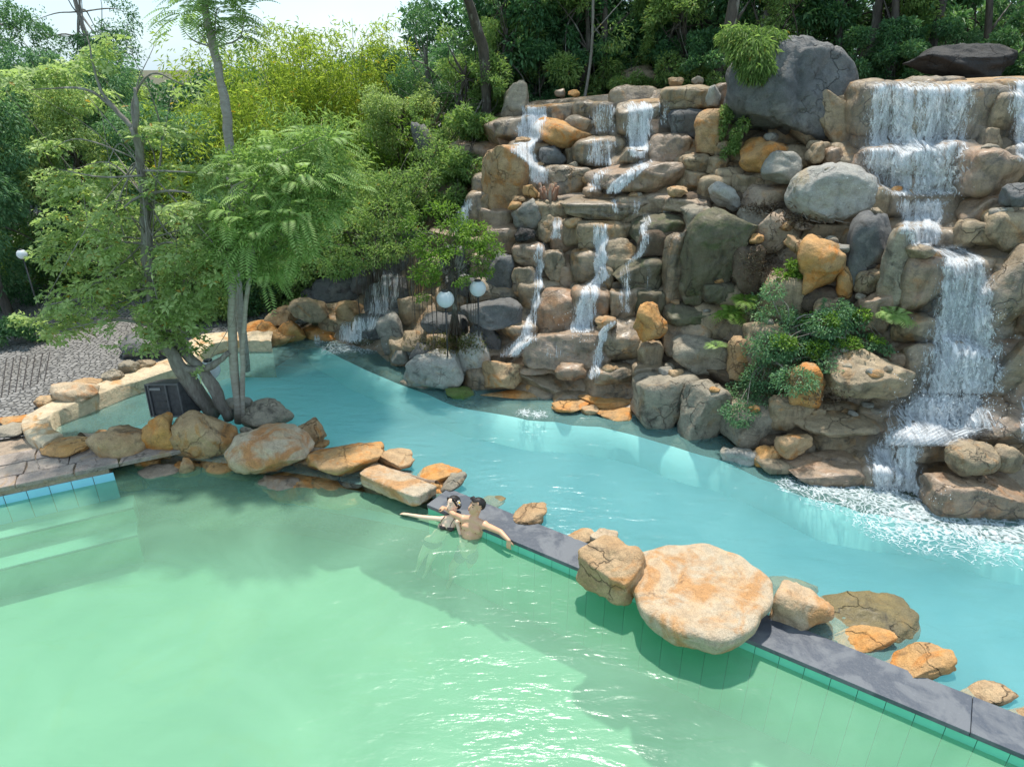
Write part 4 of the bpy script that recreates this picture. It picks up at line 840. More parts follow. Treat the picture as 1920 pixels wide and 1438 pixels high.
spray(1760, 760, 44, 20, 1300); spray(1805, 640, 34, 50, 800, .08, .3); spray(1670, 925, 36, 10, 400, .10, .3); spray(1725, 355, 40, 10, 160, .08, .2); spray(1085, 610, 16, 14, 140, .08, .2); spray(665, 640, 22, 6, 160, .08, .2)
m_drop = flat('water_drops', (.85, .9, .93), .15)
tag(mesh_np('spray_drops', np.concatenate(vs), np.concatenate(fs), m_drop), kind='stuff')
# ------------------------------------------------------------------ vegetation
def unit(a): return a / (np.linalg.norm(a, axis=-1, keepdims=True) + 1e-9)
def leaves(pos, axis, L, wr, rg, shade=None, nrm=None, fold=.12):
    """one folded diamond leaf per position; returns verts, tris, shade"""
    n = len(pos); axis = unit(axis)
    if nrm is None: nrm = unit(rg.normal(size=(n, 3)) * .6 + np.array([0, 0, 1.]))
    side = unit(np.cross(axis, nrm)); nn = np.cross(side, axis); L = np.broadcast_to(L, (n,))[:, None]; Wd = L * wr
    a = pos; b = pos + axis * L * .5 + side * Wd * .5 + nn * L * fold; c = pos + axis * L - nn * L * .08; d = pos + axis * L * .5 - side * Wd * .5 + nn * L * fold
    v = np.stack([a, b, c, d], 1).reshape(-1, 3); i = np.arange(n)[:, None] * 4
    f = np.concatenate([i + [0, 1, 2], i + [0, 2, 3]], 1).reshape(-1, 3)
    if shade is None: shade = rg.random(n)
    return v, f, np.repeat(np.clip(shade, 0, 1), 4)
def cat_(parts):
    vs, fs, ss, n = [], [], [], 0
    for v, f, s in parts: vs.append(v); fs.append(f + n); ss.append(s); n += len(v)
    return np.concatenate(vs), np.concatenate(fs), np.concatenate(ss)
def sample(clumps, n, rg, shell=.5, gap=.0, gs=1.6, seed=0):
    cl = np.array(clumps, float); c = cl[:, :3]; r = cl[:, 3:6] if cl.shape[1] > 4 else np.repeat(cl[:, 3:4], 3, 1)
    w = (r[:, 0] * r[:, 2] + r[:, 0] * r[:, 1]); w = w / w.sum(); k = rg.choice(len(cl), n, p=w)
    d = unit(rg.normal(size=(n, 3))); q = shell + (1 - shell) * rg.random(n) ** .7
    q = q * (1 + .22 * vnoise(d * 2.2 + k[:, None] * 3.1, seed))
    p = c[k] + d * r[k] * q[:, None]
    if gap:
        g = fbm(p * gs + seed, seed + 3, 2); m = g > (gap - .55) * .6; p, d, k = p[m], d[m], k[m]
    return p, d, k
def crown_diamond(clumps, n, L, wr, rg, droop=.3, gap=.35, gs=1.6, shell=.45, tipgrad=.3, seed=0):
    p, d, k = sample(clumps, n, rg, shell, gap, gs, seed)
    ax_ = d * .8 + rg.normal(size=p.shape) * .6 - np.array([0, 0, droop])
    tone = rg.random(len(clumps)) * .3 - .15
    sh = .38 + tone[k] + rg.normal(size=len(p)) * .2 + .14 * fbm(p * 1.2, seed + 1, 2)
    sh = np.where(rg.random(len(p)) < .008, 1., np.clip(sh, 0, .93))
    return leaves(p, ax_, L * rg.uniform(.6, 1.25, len(p)), wr, rg, sh)
def crown_whorl(clumps, n, L, wr, rg, per=7, **kw):
    p, d, k = sample(clumps, n, rg, kw.get('shell', .4), kw.get('gap', .4), kw.get('gs', 1.6), kw.get('seed', 0)); out = []
    up = unit(d * .5 + np.array([0, 0, .9]) + rg.normal(size=p.shape) * .25); a = unit(np.cross(up, rg.normal(size=p.shape))); b = np.cross(up, a)
    tone = .42 + (rg.random(len(p)) - .5) * .4
    for j in range(per):
        th = 2 * math.pi * j / per + rg.uniform(-.3, .3, len(p)); rr = a * np.cos(th)[:, None] + b * np.sin(th)[:, None]
        sh = np.clip(tone + rg.normal(size=len(p)) * .12, 0, .93); sh = np.where(rg.random(len(p)) < .02, 1., sh)
        out.append(leaves(p + rr * L * .1, rr + up * rg.uniform(-.15, .45, len(p))[:, None], L * rg.uniform(.7, 1.2, len(p)), wr, rg, sh, up))
    return cat_(out)
def frond(base, dirv, Ln, rg, pairs=11, ll=.13, droop=.5, wr=.26, tone=.45):
    s = np.linspace(.12, 1, pairs); dirv = unit(np.array(dirv, float)); pts = base + dirv * (Ln * s)[:, None] - np.array([0, 0, 1.]) * (droop * Ln * s ** 2)[:, None]
    tg_ = unit(np.gradient(pts, axis=0)); sd_ = unit(np.cross(tg_, [0, 0, 1.])); out = []
    le = ll * (np.sin(np.pi * (.12 + .80 * s)) ** .6)
    for sg in (-1, 1):
        out.append(leaves(pts, sd_ * sg + tg_ * .45 - np.array([0, 0, .28]), le, wr, rg, np.clip(tone + rg.normal(size=pairs) * .07, 0, .93), unit(np.cross(sd_ * sg, tg_) * sg * -1 + 0 * pts), .03))
    return cat_(out)
def crown_fronds(clumps, n, Ln, ll, rg, pairs=11, droop=.5, wr=.26, gap=0, shell=.2):
    p, d, k = sample(clumps, n, rg, shell, gap); tone = rg.random(n) * .5 + .2
    return cat_([frond(p[i], d[i] * np.array([1, 1, .6]) + np.array([0, 0, .25]) + rg.normal(size=3) * .25, Ln * rg.uniform(.7, 1.2), rg, pairs, ll, droop, wr, tone[i]) for i in range(len(p))])
def make_tree(name, label, cat, base, limbs, crown, leafm, barkm='bark', group=None, crownname='crown', twigs=None):
    base = np.array(base, float); e = empty(name, tuple(base), label, cat, group)
    mb = MB()
    for pts, r0, r1 in limbs:
        q = catmull(pts, 5) if len(pts) > 2 else np.array(pts, float); q = q + np.r_[np.zeros((1, 3)), .09 * r0 * rgT.normal(size=(len(q) - 1, 3))]
        mb.tube(q, np.linspace(r0, r1, len(q)), 8 if r0 > .03 else 5, wob=.12)
    o = mb.build('trunk', M[barkm], e, loc=tuple(base)); o.location = (0, 0, 0)
    v, f, s = crown; c = mesh_np(crownname, v - base, f, M[leafm], parent=e, shade=s, smoothf=False)
    CH[e.name] = [o, c]; return e
rgT = np.random.default_rng(42)
def clumps_px(lst, dY=0.): # (px,py,Y,rx_px,ry_px)
    out = []
    for px, py, Y, rx, ry in lst:
        c = P(px, py, Y + dY); t_ = axd(c); out.append((*c, rx * t_ / F, rx * t_ / F * .9, ry * t_ / F))
    return out
def twigs_to(clumps, org, r=.012, each=1):
    out = []
    for c in clumps:
        for _ in range(each):
            o = np.array(org[rgT.integers(len(org))]); e = np.array(c[:3]) + rgT.normal(size=3) * .25 * c[3]; m_ = (o + e) / 2 + rgT.normal(size=3) * .12 * np.linalg.norm(e - o) + np.array([0, 0, .05])
            out.append(([o, m_, e], r * rgT.uniform(.8, 1.6), .004))
    return out
# --- A: leaning tree in front of the plaza, whorled leaves
Y = 11.0; trunk = [W(400, 778, .1), P(345, 700, Y - .05), P(300, 622, Y), P(282, 540, Y), P(276, 450, Y + .05), P(272, 370, Y + .1), P(262, 300, Y + .1), P(250, 240, Y)]
cA = clumps_px([(90, 610, 11.0, 58, 24), (60, 625, 10.8, 34, 24), (150, 560, 11, 60, 24), (120, 480, 11.3, 46, 26), (210, 520, 11, 56, 28), (130, 420, 11.6, 44, 26), (190, 460, 10.6, 40, 24), (250, 600, 10.8, 54, 22), (330, 560, 10.7, 50, 28), (370, 530, 10.9, 46, 30), (340, 480, 10.6, 48, 28),
  (420, 470, 11.0, 40, 26), (160, 360, 11.4, 54, 22), (230, 400, 10.8, 50, 20), (330, 400, 10.8, 56, 24), (390, 420, 11.3, 44, 28), (110, 340, 11.6, 32, 16), (350, 340, 11.2, 60, 22), (420, 330, 11.4, 44, 22), (200, 330, 11.6, 40, 16), (60, 150, 11.4, 60, 14), (20, 160, 11.5, 40, 16), (120, 140, 11.5, 44, 14),
  (190, 115, 11.2, 44, 16), (240, 90, 11.4, 44, 16), (300, 105, 11.2, 44, 16), (330, 160, 11.1, 46, 14), (180, 190, 11.6, 44, 14), (90, 280, 11.4, 26, 12), (270, 640, 10.7, 40, 14), (400, 500, 10.6, 40, 22), (310, 600, 11.3, 44, 24), (360, 640, 11.1, 26, 20), (395, 700, 10.6, 22, 12), (350, 590, 10.9, 44, 24), (300, 250, 11.3, 44, 16), (230, 450, 11.4, 50, 26), (290, 500, 11.4, 50, 30)])
rg = np.random.default_rng(1); cAw = [(*c[:3], c[3] * 1.45, c[4] * 1.3, c[5] * 1.45) for c in cA]
limbs = [(trunk, .145, .05), ([W(430, 785, .1), P(390, 710, Y), P(340, 650, Y + .1), P(300, 610, Y)], .11, .08), ([P(335, 690, Y - .05), P(390, 690, Y - .1), P(430, 660, Y - .1)], .07, .05),
         ([P(250, 240, Y), P(215, 205, Y), P(185, 160, Y), P(165, 70, Y)], .045, .008), ([P(215, 205, Y), P(160, 168, Y), P(60, 168, Y + .2)], .03, .008), ([P(255, 250, Y), P(250, 190, Y + .1), P(285, 138, Y), P(345, 160, Y + .1)], .03, .008),
         ([P(252, 250, Y), P(256, 200, Y), P(252, 165, Y)], .05, .02), ([P(268, 330, Y), P(190, 332, Y - .1), P(110, 318, Y)], .022, .005), ([P(270, 320, Y), P(330, 322, Y - .2), P(370, 324, Y)], .022, .006), ([P(273, 366, Y), P(250, 375, Y - .2), P(232, 390, Y - .4)], .03, .01),
         ([P(276, 364, Y), P(320, 358, Y - .2), P(358, 362, Y - .2)], .03, .012), ([P(276, 460, Y), P(230, 455, Y - .2), P(165, 482, Y - .2)], .03, .008), ([P(283, 540, Y), P(210, 520, Y + .2), P(150, 560, Y)], .03, .008), ([P(262, 310, Y), P(225, 270, Y), P(200, 310, Y - .2)], .016, .005),
         ([P(300, 615, Y), P(220, 600, Y - .2), P(110, 620, Y - .2)], .035, .008), ([P(278, 470, Y), P(310, 455, Y - .3), P(340, 460, Y - .4)], .022, .006)]
limbs += twigs_to(cA, [trunk[3], trunk[4], trunk[5], trunk[6]], .012)
crown = cat_([crown_whorl(cAw, 2300, .11, .46, rg, 7, gap=.4), crown_diamond(cAw, 8500, .08, .45, rg, gap=.35)])
make_tree('broadleaf_tree', 'leaning multi stemmed tree with sparse sage green leaves and bare twigs beside the black box', 'tree', W(400, 778, .1), limbs, crown, 'leafA')
# --- B: two slim straight stems with feathery pinnate fronds
Yb = 10.95; base = W(447, 792, .1)
st1 = [base, P(436, 640, Yb), P(434, 520, Yb), P(437, 380, Yb + .2), P(428, 240, Yb + .3), P(410, 130, Yb + .4), P(378, -10, Yb + .5)]
cB = clumps_px([(520, 300, 11.2, 60, 34), (600, 260, 11.4, 50, 24), (570, 340, 11.0, 56, 36), (480, 350, 10.8, 50, 30), (440, 300, 11.3, 40, 24), (620, 310, 11.4, 36, 40), (540, 400, 10.8, 60, 34), (470, 430, 10.6, 52, 36), (500, 500, 10.9, 50, 26), (430, 400, 10.7, 40, 40), (600, 400, 11.2, 50, 34), (560, 460, 11.0, 44, 28), (420, 470, 10.6, 34, 26), (640, 360, 11.4, 24, 30)])
rg = np.random.default_rng(2)
crown = cat_([crown_fronds(cB, 330, .44, .13, rg, 12, .55, .20), crown_diamond(cB, 13000, .085, .28, rg, gap=.1)])
make_tree('feathery_tree', 'slim straight double stem with drooping feathery fronds beside the grey brown cracked boulder', 'tree', base, [(st1[:4], .078, .06), ([base + np.array([.09, -.02, 0]), P(455, 660, Yb), P(465, 540, Yb), P(480, 430, Yb - .1)], .045, .035)] + twigs_to(cB, [P(437, 420, Yb), P(480, 430, Yb), P(436, 350, Yb)], .016), crown, 'frond', 'barkpale')
tb = P(444, 600, 13.2); tb[2] = .15
cT = clumps_px([(350, 20, 13.5, 34, 18), (420, 30, 13.6, 36, 24), (440, 60, 13.6, 20, 16), (335, 45, 13.4, 14, 14), (390, -10, 13.6, 50, 20), (455, 20, 13.6, 20, 20)])
make_tree('feathery_tree', 'tall pale bare stem curving up to a feathery top against the sky', 'tree', tb, [([tb, P(436, 420, 13.2), P(429, 245, 13.3), P(414, 150, 13.4), P(396, 70, 13.5), P(376, -30, 13.6), P(366, -90, 13.6)], .10, .055)] + twigs_to(cT, [P(402, 90, 13.5), P(410, 125, 13.4), P(380, -20, 13.6)], .014), crown_fronds(cT, 120, .6, .15, rg, 12, .5, .22), 'frond', 'barkpale')
# --- C: small bright tree with hanging roots on the island
cC = clumps_px([(810, 460, 13.1, 40, 26), (850, 430, 13.4, 44, 24), (890, 440, 13.2, 44, 22), (830, 490, 12.8, 44, 24), (880, 480, 13.0, 44, 24), (920, 470, 13.0, 26, 16), (800, 515, 13.0, 34, 18), (850, 520, 12.8, 36, 18), (790, 560, 13.1, 14, 10), (905, 505, 13.1, 22, 14), (780, 430, 13.6, 34, 30), (830, 400, 13.8, 40, 20)])
bC = W(850, 640, .62); rg = np.random.default_rng(3)
limbs = [([bC + np.array([dx, dy, 0]), P(852 + dx * 20, 580, 12.9), P(848 + dx * 60, 520, 12.95), P(845 + dx * 140, 470, 13.1)], .03, .018) for dx, dy in ((-.12, 0), (-.05, .08), (.04, -.04), (.12, .05), (0, 0), (.18, -.02))]
limbs += twigs_to(cC, [P(848, 520, 12.95), P(850, 500, 13)], .014, 2)
for i in range(26): x = rg.uniform(760, 890); p0 = P(x, rg.uniform(500, 540), 12.95); p1 = p0.copy(); p1[2] = rg.uniform(.65, 1.3); limbs.append(([p0, (p0 + p1) / 2 + rg.normal(size=3) * .03, p1 + rg.normal(size=3) * .03], .006, .004))
make_tree('fig_tree', 'small bright green tree with aerial roots growing on the pale island rocks', 'tree', bC, limbs, crown_diamond(cC, 9000, .075, .42, rg, gap=.3, gs=2.4), 'bright', 'barkdark')
# --- D: ficus shrubs with hanging roots over the dark pond end
rg = np.random.default_rng(4)
cD = clumps_px([(600, 470, 15.2, 60, 30), (660, 430, 15.6, 64, 34), (720, 400, 15.8, 60, 36), (760, 440, 15.2, 50, 30), (680, 480, 15.0, 60, 22), (620, 400, 16.2, 60, 34), (560, 500, 15.0, 46, 24), (740, 350, 16.4, 60, 30), (780, 380, 16, 44, 30), (690, 350, 16.8, 60, 30), (640, 500, 14.8, 50, 18), (800, 330, 16.6, 40, 24), (830, 290, 17, 40, 24), (790, 270, 17.4, 40, 30), (730, 470, 15, 40, 20), (560, 430, 16, 50, 40)])
bD = P(700, 560, 16.0); limbs = [([bD, P(690, 500, 15.9), P(670, 440, 15.8)], .10, .05), ([bD, P(715, 500, 15.8), P(740, 430, 15.8)], .09, .04)] + twigs_to(cD, [P(690, 490, 15.9), P(720, 470, 15.8)], .02, 2)
for i in range(44): x = rg.uniform(660, 790); p0 = P(x, rg.uniform(450, 500), rg.uniform(14.7, 15.3)); p1 = p0.copy(); p1[2] -= rg.uniform(.9, 1.9); limbs.append(([p0, (p0 + p1) / 2 + rg.normal(size=3) * .03, p1], .008, .004))
make_tree('fig_tree', 'spreading grey green fig with curtains of hanging roots over the far cascade', 'tree', bD, limbs, crown_diamond(cD, 22000, .085, .36, rg, gap=.3), 'leaf', 'barkdark')
# --- tall forest tree with unseen crown added above the frame to shade the pond
rg = np.random.default_rng(14); bO = np.array([-.6, 18.0, 4.3]); cO = []
for i in range(30):
    cO.append((rg.uniform(-5.3, -2.6), rg.uniform(13.6, 16.6), rg.uniform(8.2, 10.2), .75, .75, .5))
make_tree('forest_tree', 'tall dark trunk at the left forest corner leaning out, its unseen crown added to shade the pond', 'tree', bO, [([bO, np.array([-.7, 17.8, 6.4]), np.array([-1.5, 16.8, 8.2]), np.array([-3.0, 15.4, 9.4])], .14, .06)] + twigs_to(cO, [(-1.5, 16.8, 8.2), (-3.0, 15.4, 9.4), (-2.2, 16.1, 8.9)], .02), crown_diamond(cO, 30000, .16, .45, rg, gap=.1), 'leafdark', 'barkdark', 'forest trees standing behind the top of the cliff')
# --- generic prototypes
def blob_clumps(w, h, n, rg, z0=0., taper=.5):
    out = []
    for i in range(n):
        s = rg.random(); z = z0 + h * s; rr = w * (1 - taper * abs(2 * s - .9)) * rg.uniform(.25, .8); th = rg.uniform(0, 6.28); r = rg.uniform(.16, .34) * w
        out.append((rr * math.cos(th), rr * math.sin(th), z, r, r, r * rg.uniform(.6, .9)))
    return out
def proto(name, label, w, z0, h, ncl, nleaf, L, wr, mat, seed, barkm='barkdark', droop=.3, gap=.35, tr=.12, group=None, cat='tree', fronds=False, gs=1.0):
    rg = np.random.default_rng(seed); cl = blob_clumps(w, h, ncl, rg, z0); top = np.array([0, 0, z0 + h * .75])
    tr_pts = [np.array([0, 0, -.6]), np.array([rg.uniform(-.2, .2), 0, z0 * .6]), np.array([rg.uniform(-.4, .4), rg.uniform(-.3, .3), z0 + h * .3]), top]
    limbs = [(tr_pts, tr, tr * .35)] + twigs_to(cl, [tr_pts[2], (tr_pts[2] + top) / 2, top * .9], tr * .22)
    cr = crown_diamond(cl, nleaf, L, wr, rg, droop, gap, gs)
    return make_tree(name, label, cat, (0, 0, 0), limbs, cr, mat, barkm, group)
def place(pr, spots, group, labels, first=True):
    for i, (x, y, z, s, rz, sz) in enumerate(spots):
        o = pr if (i == 0 and first) else copy_tree(pr)
        o.location = (x, y, z); o.scale = (s, s, s * sz); o.rotation_euler = (0, 0, rz)
        o['group'] = group; o['label'] = labels[i] if i < len(labels) else labels[-1]
def pX(px, Y): return (px - 960) / F * (Y * cp + 0 * sp + .3)      # x of a column px at distance Y near eye level
gF = 'forest trees standing behind the top of the cliff'
p1 = proto('forest_tree', '', 2.2, .6, 4.3, 36, 30000, .14, .36, 'leafdark', 21, gap=.4, gs=.9)
p2 = proto('forest_tree', '', 1.8, .5, 3.6, 32, 27000, .12, .30, 'leaf', 22, gap=.5, gs=.9)
p3 = proto('forest_tree', '', 2.0, .9, 4.5, 34, 28000, .16, .20, 'leafblue', 23, droop=.8, gap=.5, gs=.9)
zt = 4.9
sp1 = [(pX(945, 20), 20, 4.4, .9, 0, 1), (pX(1010, 20.5), 20.5, zt, 1., 1, 1.1), (pX(1180, 22), 22, zt, 1.15, 2, 1), (pX(1330, 19.5), 19.5, zt, .95, 3, 1.1), (pX(1560, 19.5), 19.5, zt, 1.1, 4, 1), (pX(1700, 24), 24, zt, 1.0, 5, 1), (pX(1930, 21), 21, zt, 1.0, 6, 1), (pX(1010, 24), 24, zt, 1.2, 2.5, 1.1), (pX(1400, 25), 25, zt, 1.3, 1.2, 1), (pX(2150, 19), 19, zt, 1.1, .3, 1)]
place(p1, sp1, gF, ['dark dense tree at the left corner behind the waterfall top', 'dark tree rising behind the upper left ledge', 'dark tree behind the brown hump shaped boulder', 'dark tree with a crooked trunk left of the huge grey boulder', 'dark tree directly behind the huge grey boulder', 'dark tree far behind the right waterfall', 'dark tree at the right frame edge above the waterfall', 'tall dark tree furthest back on the left of the forest', 'tall dark tree furthest back above the huge grey boulder', 'dark tree just outside the right frame edge'])
sp2 = [(pX(875, 18.5), 18.5, 3.4, .8, 0, 1), (pX(950, 18.8), 18.8, 4.4, .75, 1, 1), (pX(1090, 19.2), 19.2, zt, .9, 2, 1), (pX(1260, 18.4), 18.4, zt, .8, 3, 1), (pX(1430, 17.8), 17.8, zt, .8, 4, 1.2), (pX(1640, 18.5), 18.5, zt, .85, 5, 1), (pX(1100, 25), 25, zt, 1.2, .5, 1.1), (pX(1850, 26), 26, zt, 1., .8, .8)]
place(p2, sp2, gF, ['fresh green tree on the slope left of the waterfall', 'fresh green small tree beside the tall weathered corner boulder', 'fresh green tree behind the upper ledge middle', 'fresh green tree behind the row of cobbles on the ledge', 'fresh green tree leaning over the huge grey boulder', 'fresh green tree between the huge boulder and the right waterfall', 'tall fresh green tree at the back of the forest', 'fresh green tree with sky gaps behind the blackened boulder'])
sp3 = [(pX(1040, 21.5), 21.5, zt, 1., 0, 1), (pX(1210, 20), 20, zt, .9, 1, 1), (pX(1480, 22), 22, zt, 1.1, 2, 1), (pX(1770, 21), 21, zt + .4, .85, 3, 1), (pX(960, 22), 22, 4.4, 1.0, 4, 1), (pX(1340, 23), 23, zt, 1.2, 5, 1), (pX(2050, 24), 24, zt, 1.1, 6, 1)]
place(p3, sp3, gF, ['weeping blue green tree behind the upper ledge', 'weeping blue green tree above the brown hump shaped boulder', 'weeping blue green tree behind the huge grey boulder', 'weeping blue green tree above the big right waterfall', 'weeping blue green tree at the left corner of the forest', 'tallest weeping blue green tree in the back row', 'weeping blue green tree beyond the right frame edge'])
# slender bare trunks seen between the crowns
for i, (px, Y, r_, lean) in enumerate([(1118, 19, .09, .1), (1060, 19.6, .05, -.1), (1090, 18.2, .04, .2), (1320, 17.2, .16, .5), (1365, 17.4, .10, .8), (1600, 18, .12, .2), (1655, 17.5, .10, -.2), (1705, 18, .13, .3), (1885, 16.8, .08, .1), (1240, 19, .06, .1), (1550, 18.5, .12, -.1), (1830, 18.6, .10, -.3), (1000, 19.5, .05, 0.)]):
    b_ = np.array([pX(px, Y), Y, 4.7]); top = b_ + np.array([lean * 2, .3, 6]); mb = MB(); q = catmull([b_, b_ + np.array([lean * .5 + .1, 0, 1.6]), b_ + np.array([lean * 1.2 - .05, .1, 3.6]), top], 5); mb.tube(q, np.linspace(r_, r_ * .6, len(q)), 7)
    for z_ in (2.4, 3.4, 4.4): s_ = q[int(len(q) * z_ / 6.2)]; mb.tube([s_, s_ + np.array([rg.uniform(-.9, .9), .2, .7])], [r_ * .4, .01], 5)
    cl = [(*(top + rg.normal(size=3) * .5), .7, .7, .5) for _ in range(3)]
    e = empty('forest_tree', tuple(b_), ['pale slim trunk in the middle of the forest edge', 'thin crooked trunk left of the pale slim one', 'very thin sapling trunk by the upper ledge', 'thickest dark trunk above the right end of the upper ledge', 'dark trunk slanting right above the ledge end', 'dark trunk right of the huge grey boulder', 'dark trunk in front of the sky gaps', 'dark trunk left of the blackened boulder', 'slim dark trunk near the right frame edge', 'slim trunk above the brown hump shaped boulder', 'dark trunk behind the huge grey boulder', 'leaning trunk above the blackened boulder', 'thin pole trunk above the left end of the ledge'][i], 'tree', gF)
    o = mb.build('trunk', M['barkdark' if r_ > .07 else 'bark'], e, loc=tuple(b_)); o.location = (0, 0, 0)
    v, f, s = crown_diamond(cl, 1500, .12, .35, rg); mesh_np('crown', v - b_, f, M['leafdark'], parent=e, shade=s, smoothf=False)
# willow-like spray over the huge boulder
cW = clumps_px([(1410, 95, 13.7, 44, 30), (1420, 125, 13.5, 34, 26), (1385, 70, 14, 40, 24), (1440, 75, 14, 40, 24)])
bW = P(1395, 170, 15.2); make_tree('willow', 'pale green wispy foliage hanging over the left of the huge dark boulder', 'tree', bW, [([bW, P(1390, 110, 14.9), P(1405, 60, 14.4), P(1415, 70, 14)], .05, .02)] + twigs_to(cW, [P(1400, 60, 14.4)], .01, 2), crown_diamond(cW, 6500, .13, .13, rg, droop=1.5, gap=.1), 'leaf')
# low growth along the cliff top
gU = 'understory bushes along the forest floor above the cliff'
pb = proto('bush', '', 1.0, .1, 1.5, 16, 9000, .10, .36, 'leafdark', 31, tr=.03, group=gU, cat='bush', gs=1.6)
pb2 = proto('bush', '', .95, .1, 1.3, 14, 8500, .09, .36, 'leaf', 32, tr=.03, group=gU, cat='bush', gs=1.6)
sb = [(pX(x, y_), y_, z_, s_, x * .7, 1) for x, y_, z_, s_ in [(1010, 18.8, 4.9, .9), (1060, 19.4, 4.9, 1.2), (1130, 19.6, 5, 1.2), (1230, 19, 5.1, 1.2), (1310, 17.6, 5.1, .9), (1600, 17, 5.3, .8), (1660, 16.8, 5.3, .9), (1730, 17.4, 5.3, .9), (1900, 16.2, 5.4, 1.), (1960, 15.6, 5.4, 1.2), (1090, 20.4, 5, 2.1), (1200, 20.6, 5, 2.2), (1290, 19.6, 5, 1.9), (990, 20, 4.8, 1.9), (1420, 19, 5.2, 1.9), (1620, 19.5, 5.3, 1.7), (1740, 19.8, 5.3, 1.5), (1960, 18.5, 5.3, 1.8)]]
place(pb, sb, gU, ['dark bush behind the left end of the upper ledge', 'dark bush behind the small reddish stone', 'dark bush left of the brown hump shaped boulder', 'dark bush right of the brown hump shaped boulder', 'dark bush at the foot of the thickest trunk', 'dark bush right against the huge grey boulder', 'dark bush left of the right waterfall lip', 'dark bush at the left end of the blackened boulder', 'dark bush at the right end of the blackened boulder', 'dark bush above the frame edge waterfall', 'large dark bush in the second row behind the pale slim trunk', 'large dark bush in the second row right of the brown hump shaped boulder', 'large dark bush in the second row behind the thickest trunk', 'large dark bush in the second row behind the weathered corner boulder', 'large dark bush hidden behind the huge grey boulder', 'large dark bush in the second row left of the right waterfall', 'large dark bush in the second row behind the blackened boulder', 'large dark bush in the second row at the right frame edge'])
sb = [(pX(x, y_), y_, z_, s_, x * .3, 1) for x, y_, z_, s_ in [(885, 17.2, 3.2, 1.1), (845, 17.0, 2.4, 1.1), (905, 17.8, 4.2, 1.), (800, 17.6, 2.2, 1.1), (925, 18.6, 4.7, .8), (830, 16.4, 1.2, .8), (1180, 18.6, 5.1, .8), (1370, 16.8, 5.1, .7)]]
place(pb2, sb, gU, ['green bush on the steep slope left of the tan boulder', 'green bush lower on the left slope', 'green bush below the tall weathered corner boulder', 'green bush above the fig with hanging roots', 'green bush at the very top of the left slope', 'green bush beside the glimpsed cascade', 'green bush in front of the brown hump shaped boulder', 'green bush where the ledge meets the huge grey boulder'])
# --- left background: bamboo, dark weeping trees, far trees
def bamboo(label, x, y, z, nc, h, spread, nleaf, mat, seed, lean=0.):
    rg = np.random.default_rng(seed); e = empty('bamboo', (x, y, z), label, 'bamboo', 'bamboo clumps behind the pond'); mb = MB(); pos = []; 
    for i in range(nc):
        th = rg.uniform(0, 6.28); r0 = rg.uniform(0, .5); out = rg.uniform(.3, 1.) * spread; hh = h * rg.uniform(.65, 1.05); s = np.linspace(0, 1, 9)[:, None]
        q = np.array([r0 * math.cos(th), r0 * math.sin(th), 0]) + np.array([math.cos(th) * out + lean, math.sin(th) * out, 0]) * s ** 2.2 + np.array([0, 0, 1.]) * hh * (s - .22 * out / spread * s ** 3)
        mb.tube(q, np.linspace(.03, .006, 9), 5)
        m_ = int(nleaf / nc); t_ = rg.uniform(.28, 1.02, m_); qi = np.stack([np.interp(t_, s[:, 0], q[:, j]) for j in range(3)], 1)
        tuft = rg.integers(0, 26, m_); tr_ = np.random.default_rng(seed * 100 + i); to = tr_.normal(size=(26, 3)) * np.array([.42, .42, .30]); tt = tr_.uniform(.28, 1.02, 26)
        qi = np.stack([np.interp(tt[tuft], s[:, 0], q[:, j]) for j in range(3)], 1) + to[tuft]
        pos.append(qi + rg.normal(size=(m_, 3)) * .15)
    p = np.concatenate(pos); n = len(p)
    sh = np.clip(.42 + rg.normal(size=n) * .2 + .25 * fbm(p * .9, seed, 2), 0, .97); sh = np.where(rg.random(n) < .01, 1., sh)
    v, f, s2 = leaves(p, rg.normal(size=(n, 3)) * .7 + np.array([0, 0, -.35]) + np.stack([p[:, 0], p[:, 1], 0 * p[:, 0]], 1) * .3, .19 * rg.uniform(.6, 1.2, n), .15, rg, sh)
    mb.build('culms', M['culm'], e); mesh_np('leaves', v, f, M[mat], parent=e, shade=s2, smoothf=False)
def gx_(px, Y): return (px - 960) / F * (Y * cp + 5.5 * sp)
bamboo('tall yellow green bamboo clump in the middle against the sky', gx_(560, 22), 22, .3, 26, 7.6, 2.4, 30000, 'bamboo', 51)
bamboo('bamboo clump with olive leaves at the right of the tall one', gx_(690, 23), 23, .3, 20, 7.8, 1.7, 20000, 'bamboo', 52)
bamboo('golden bamboo clump behind the curved pale stem', gx_(440, 20), 20, .2, 20, 5.4, 2.2, 22000, 'bamboo', 53)
bamboo('low fresh green bamboo clump beside the fig with hanging roots', gx_(740, 20.5), 20.5, .5, 16, 4.8, 1.9, 17000, 'bright', 54)
bamboo('green bamboo clump behind the feathery fronds', gx_(610, 18.5), 18.5, .3, 16, 4.8, 1.6, 18000, 'frond', 55)
gL = 'trees beyond the plaza'
q1 = proto('leafy_tree', '', 2.3, 1.0, 4.6, 32, 26000, .12, .34, 'leafblue', 61, droop=.6, gap=.4, group=gL)
q2 = proto('leafy_tree', '', 2.2, 1.2, 5.0, 28, 24000, .12, .34, 'leafA', 62, gap=.5, group=gL)
q3 = proto('leafy_tree', '', 2.4, 2.0, 6.2, 26, 20000, .11, .4, 'leafdark', 63, gap=.75, group=gL, barkm='bark')
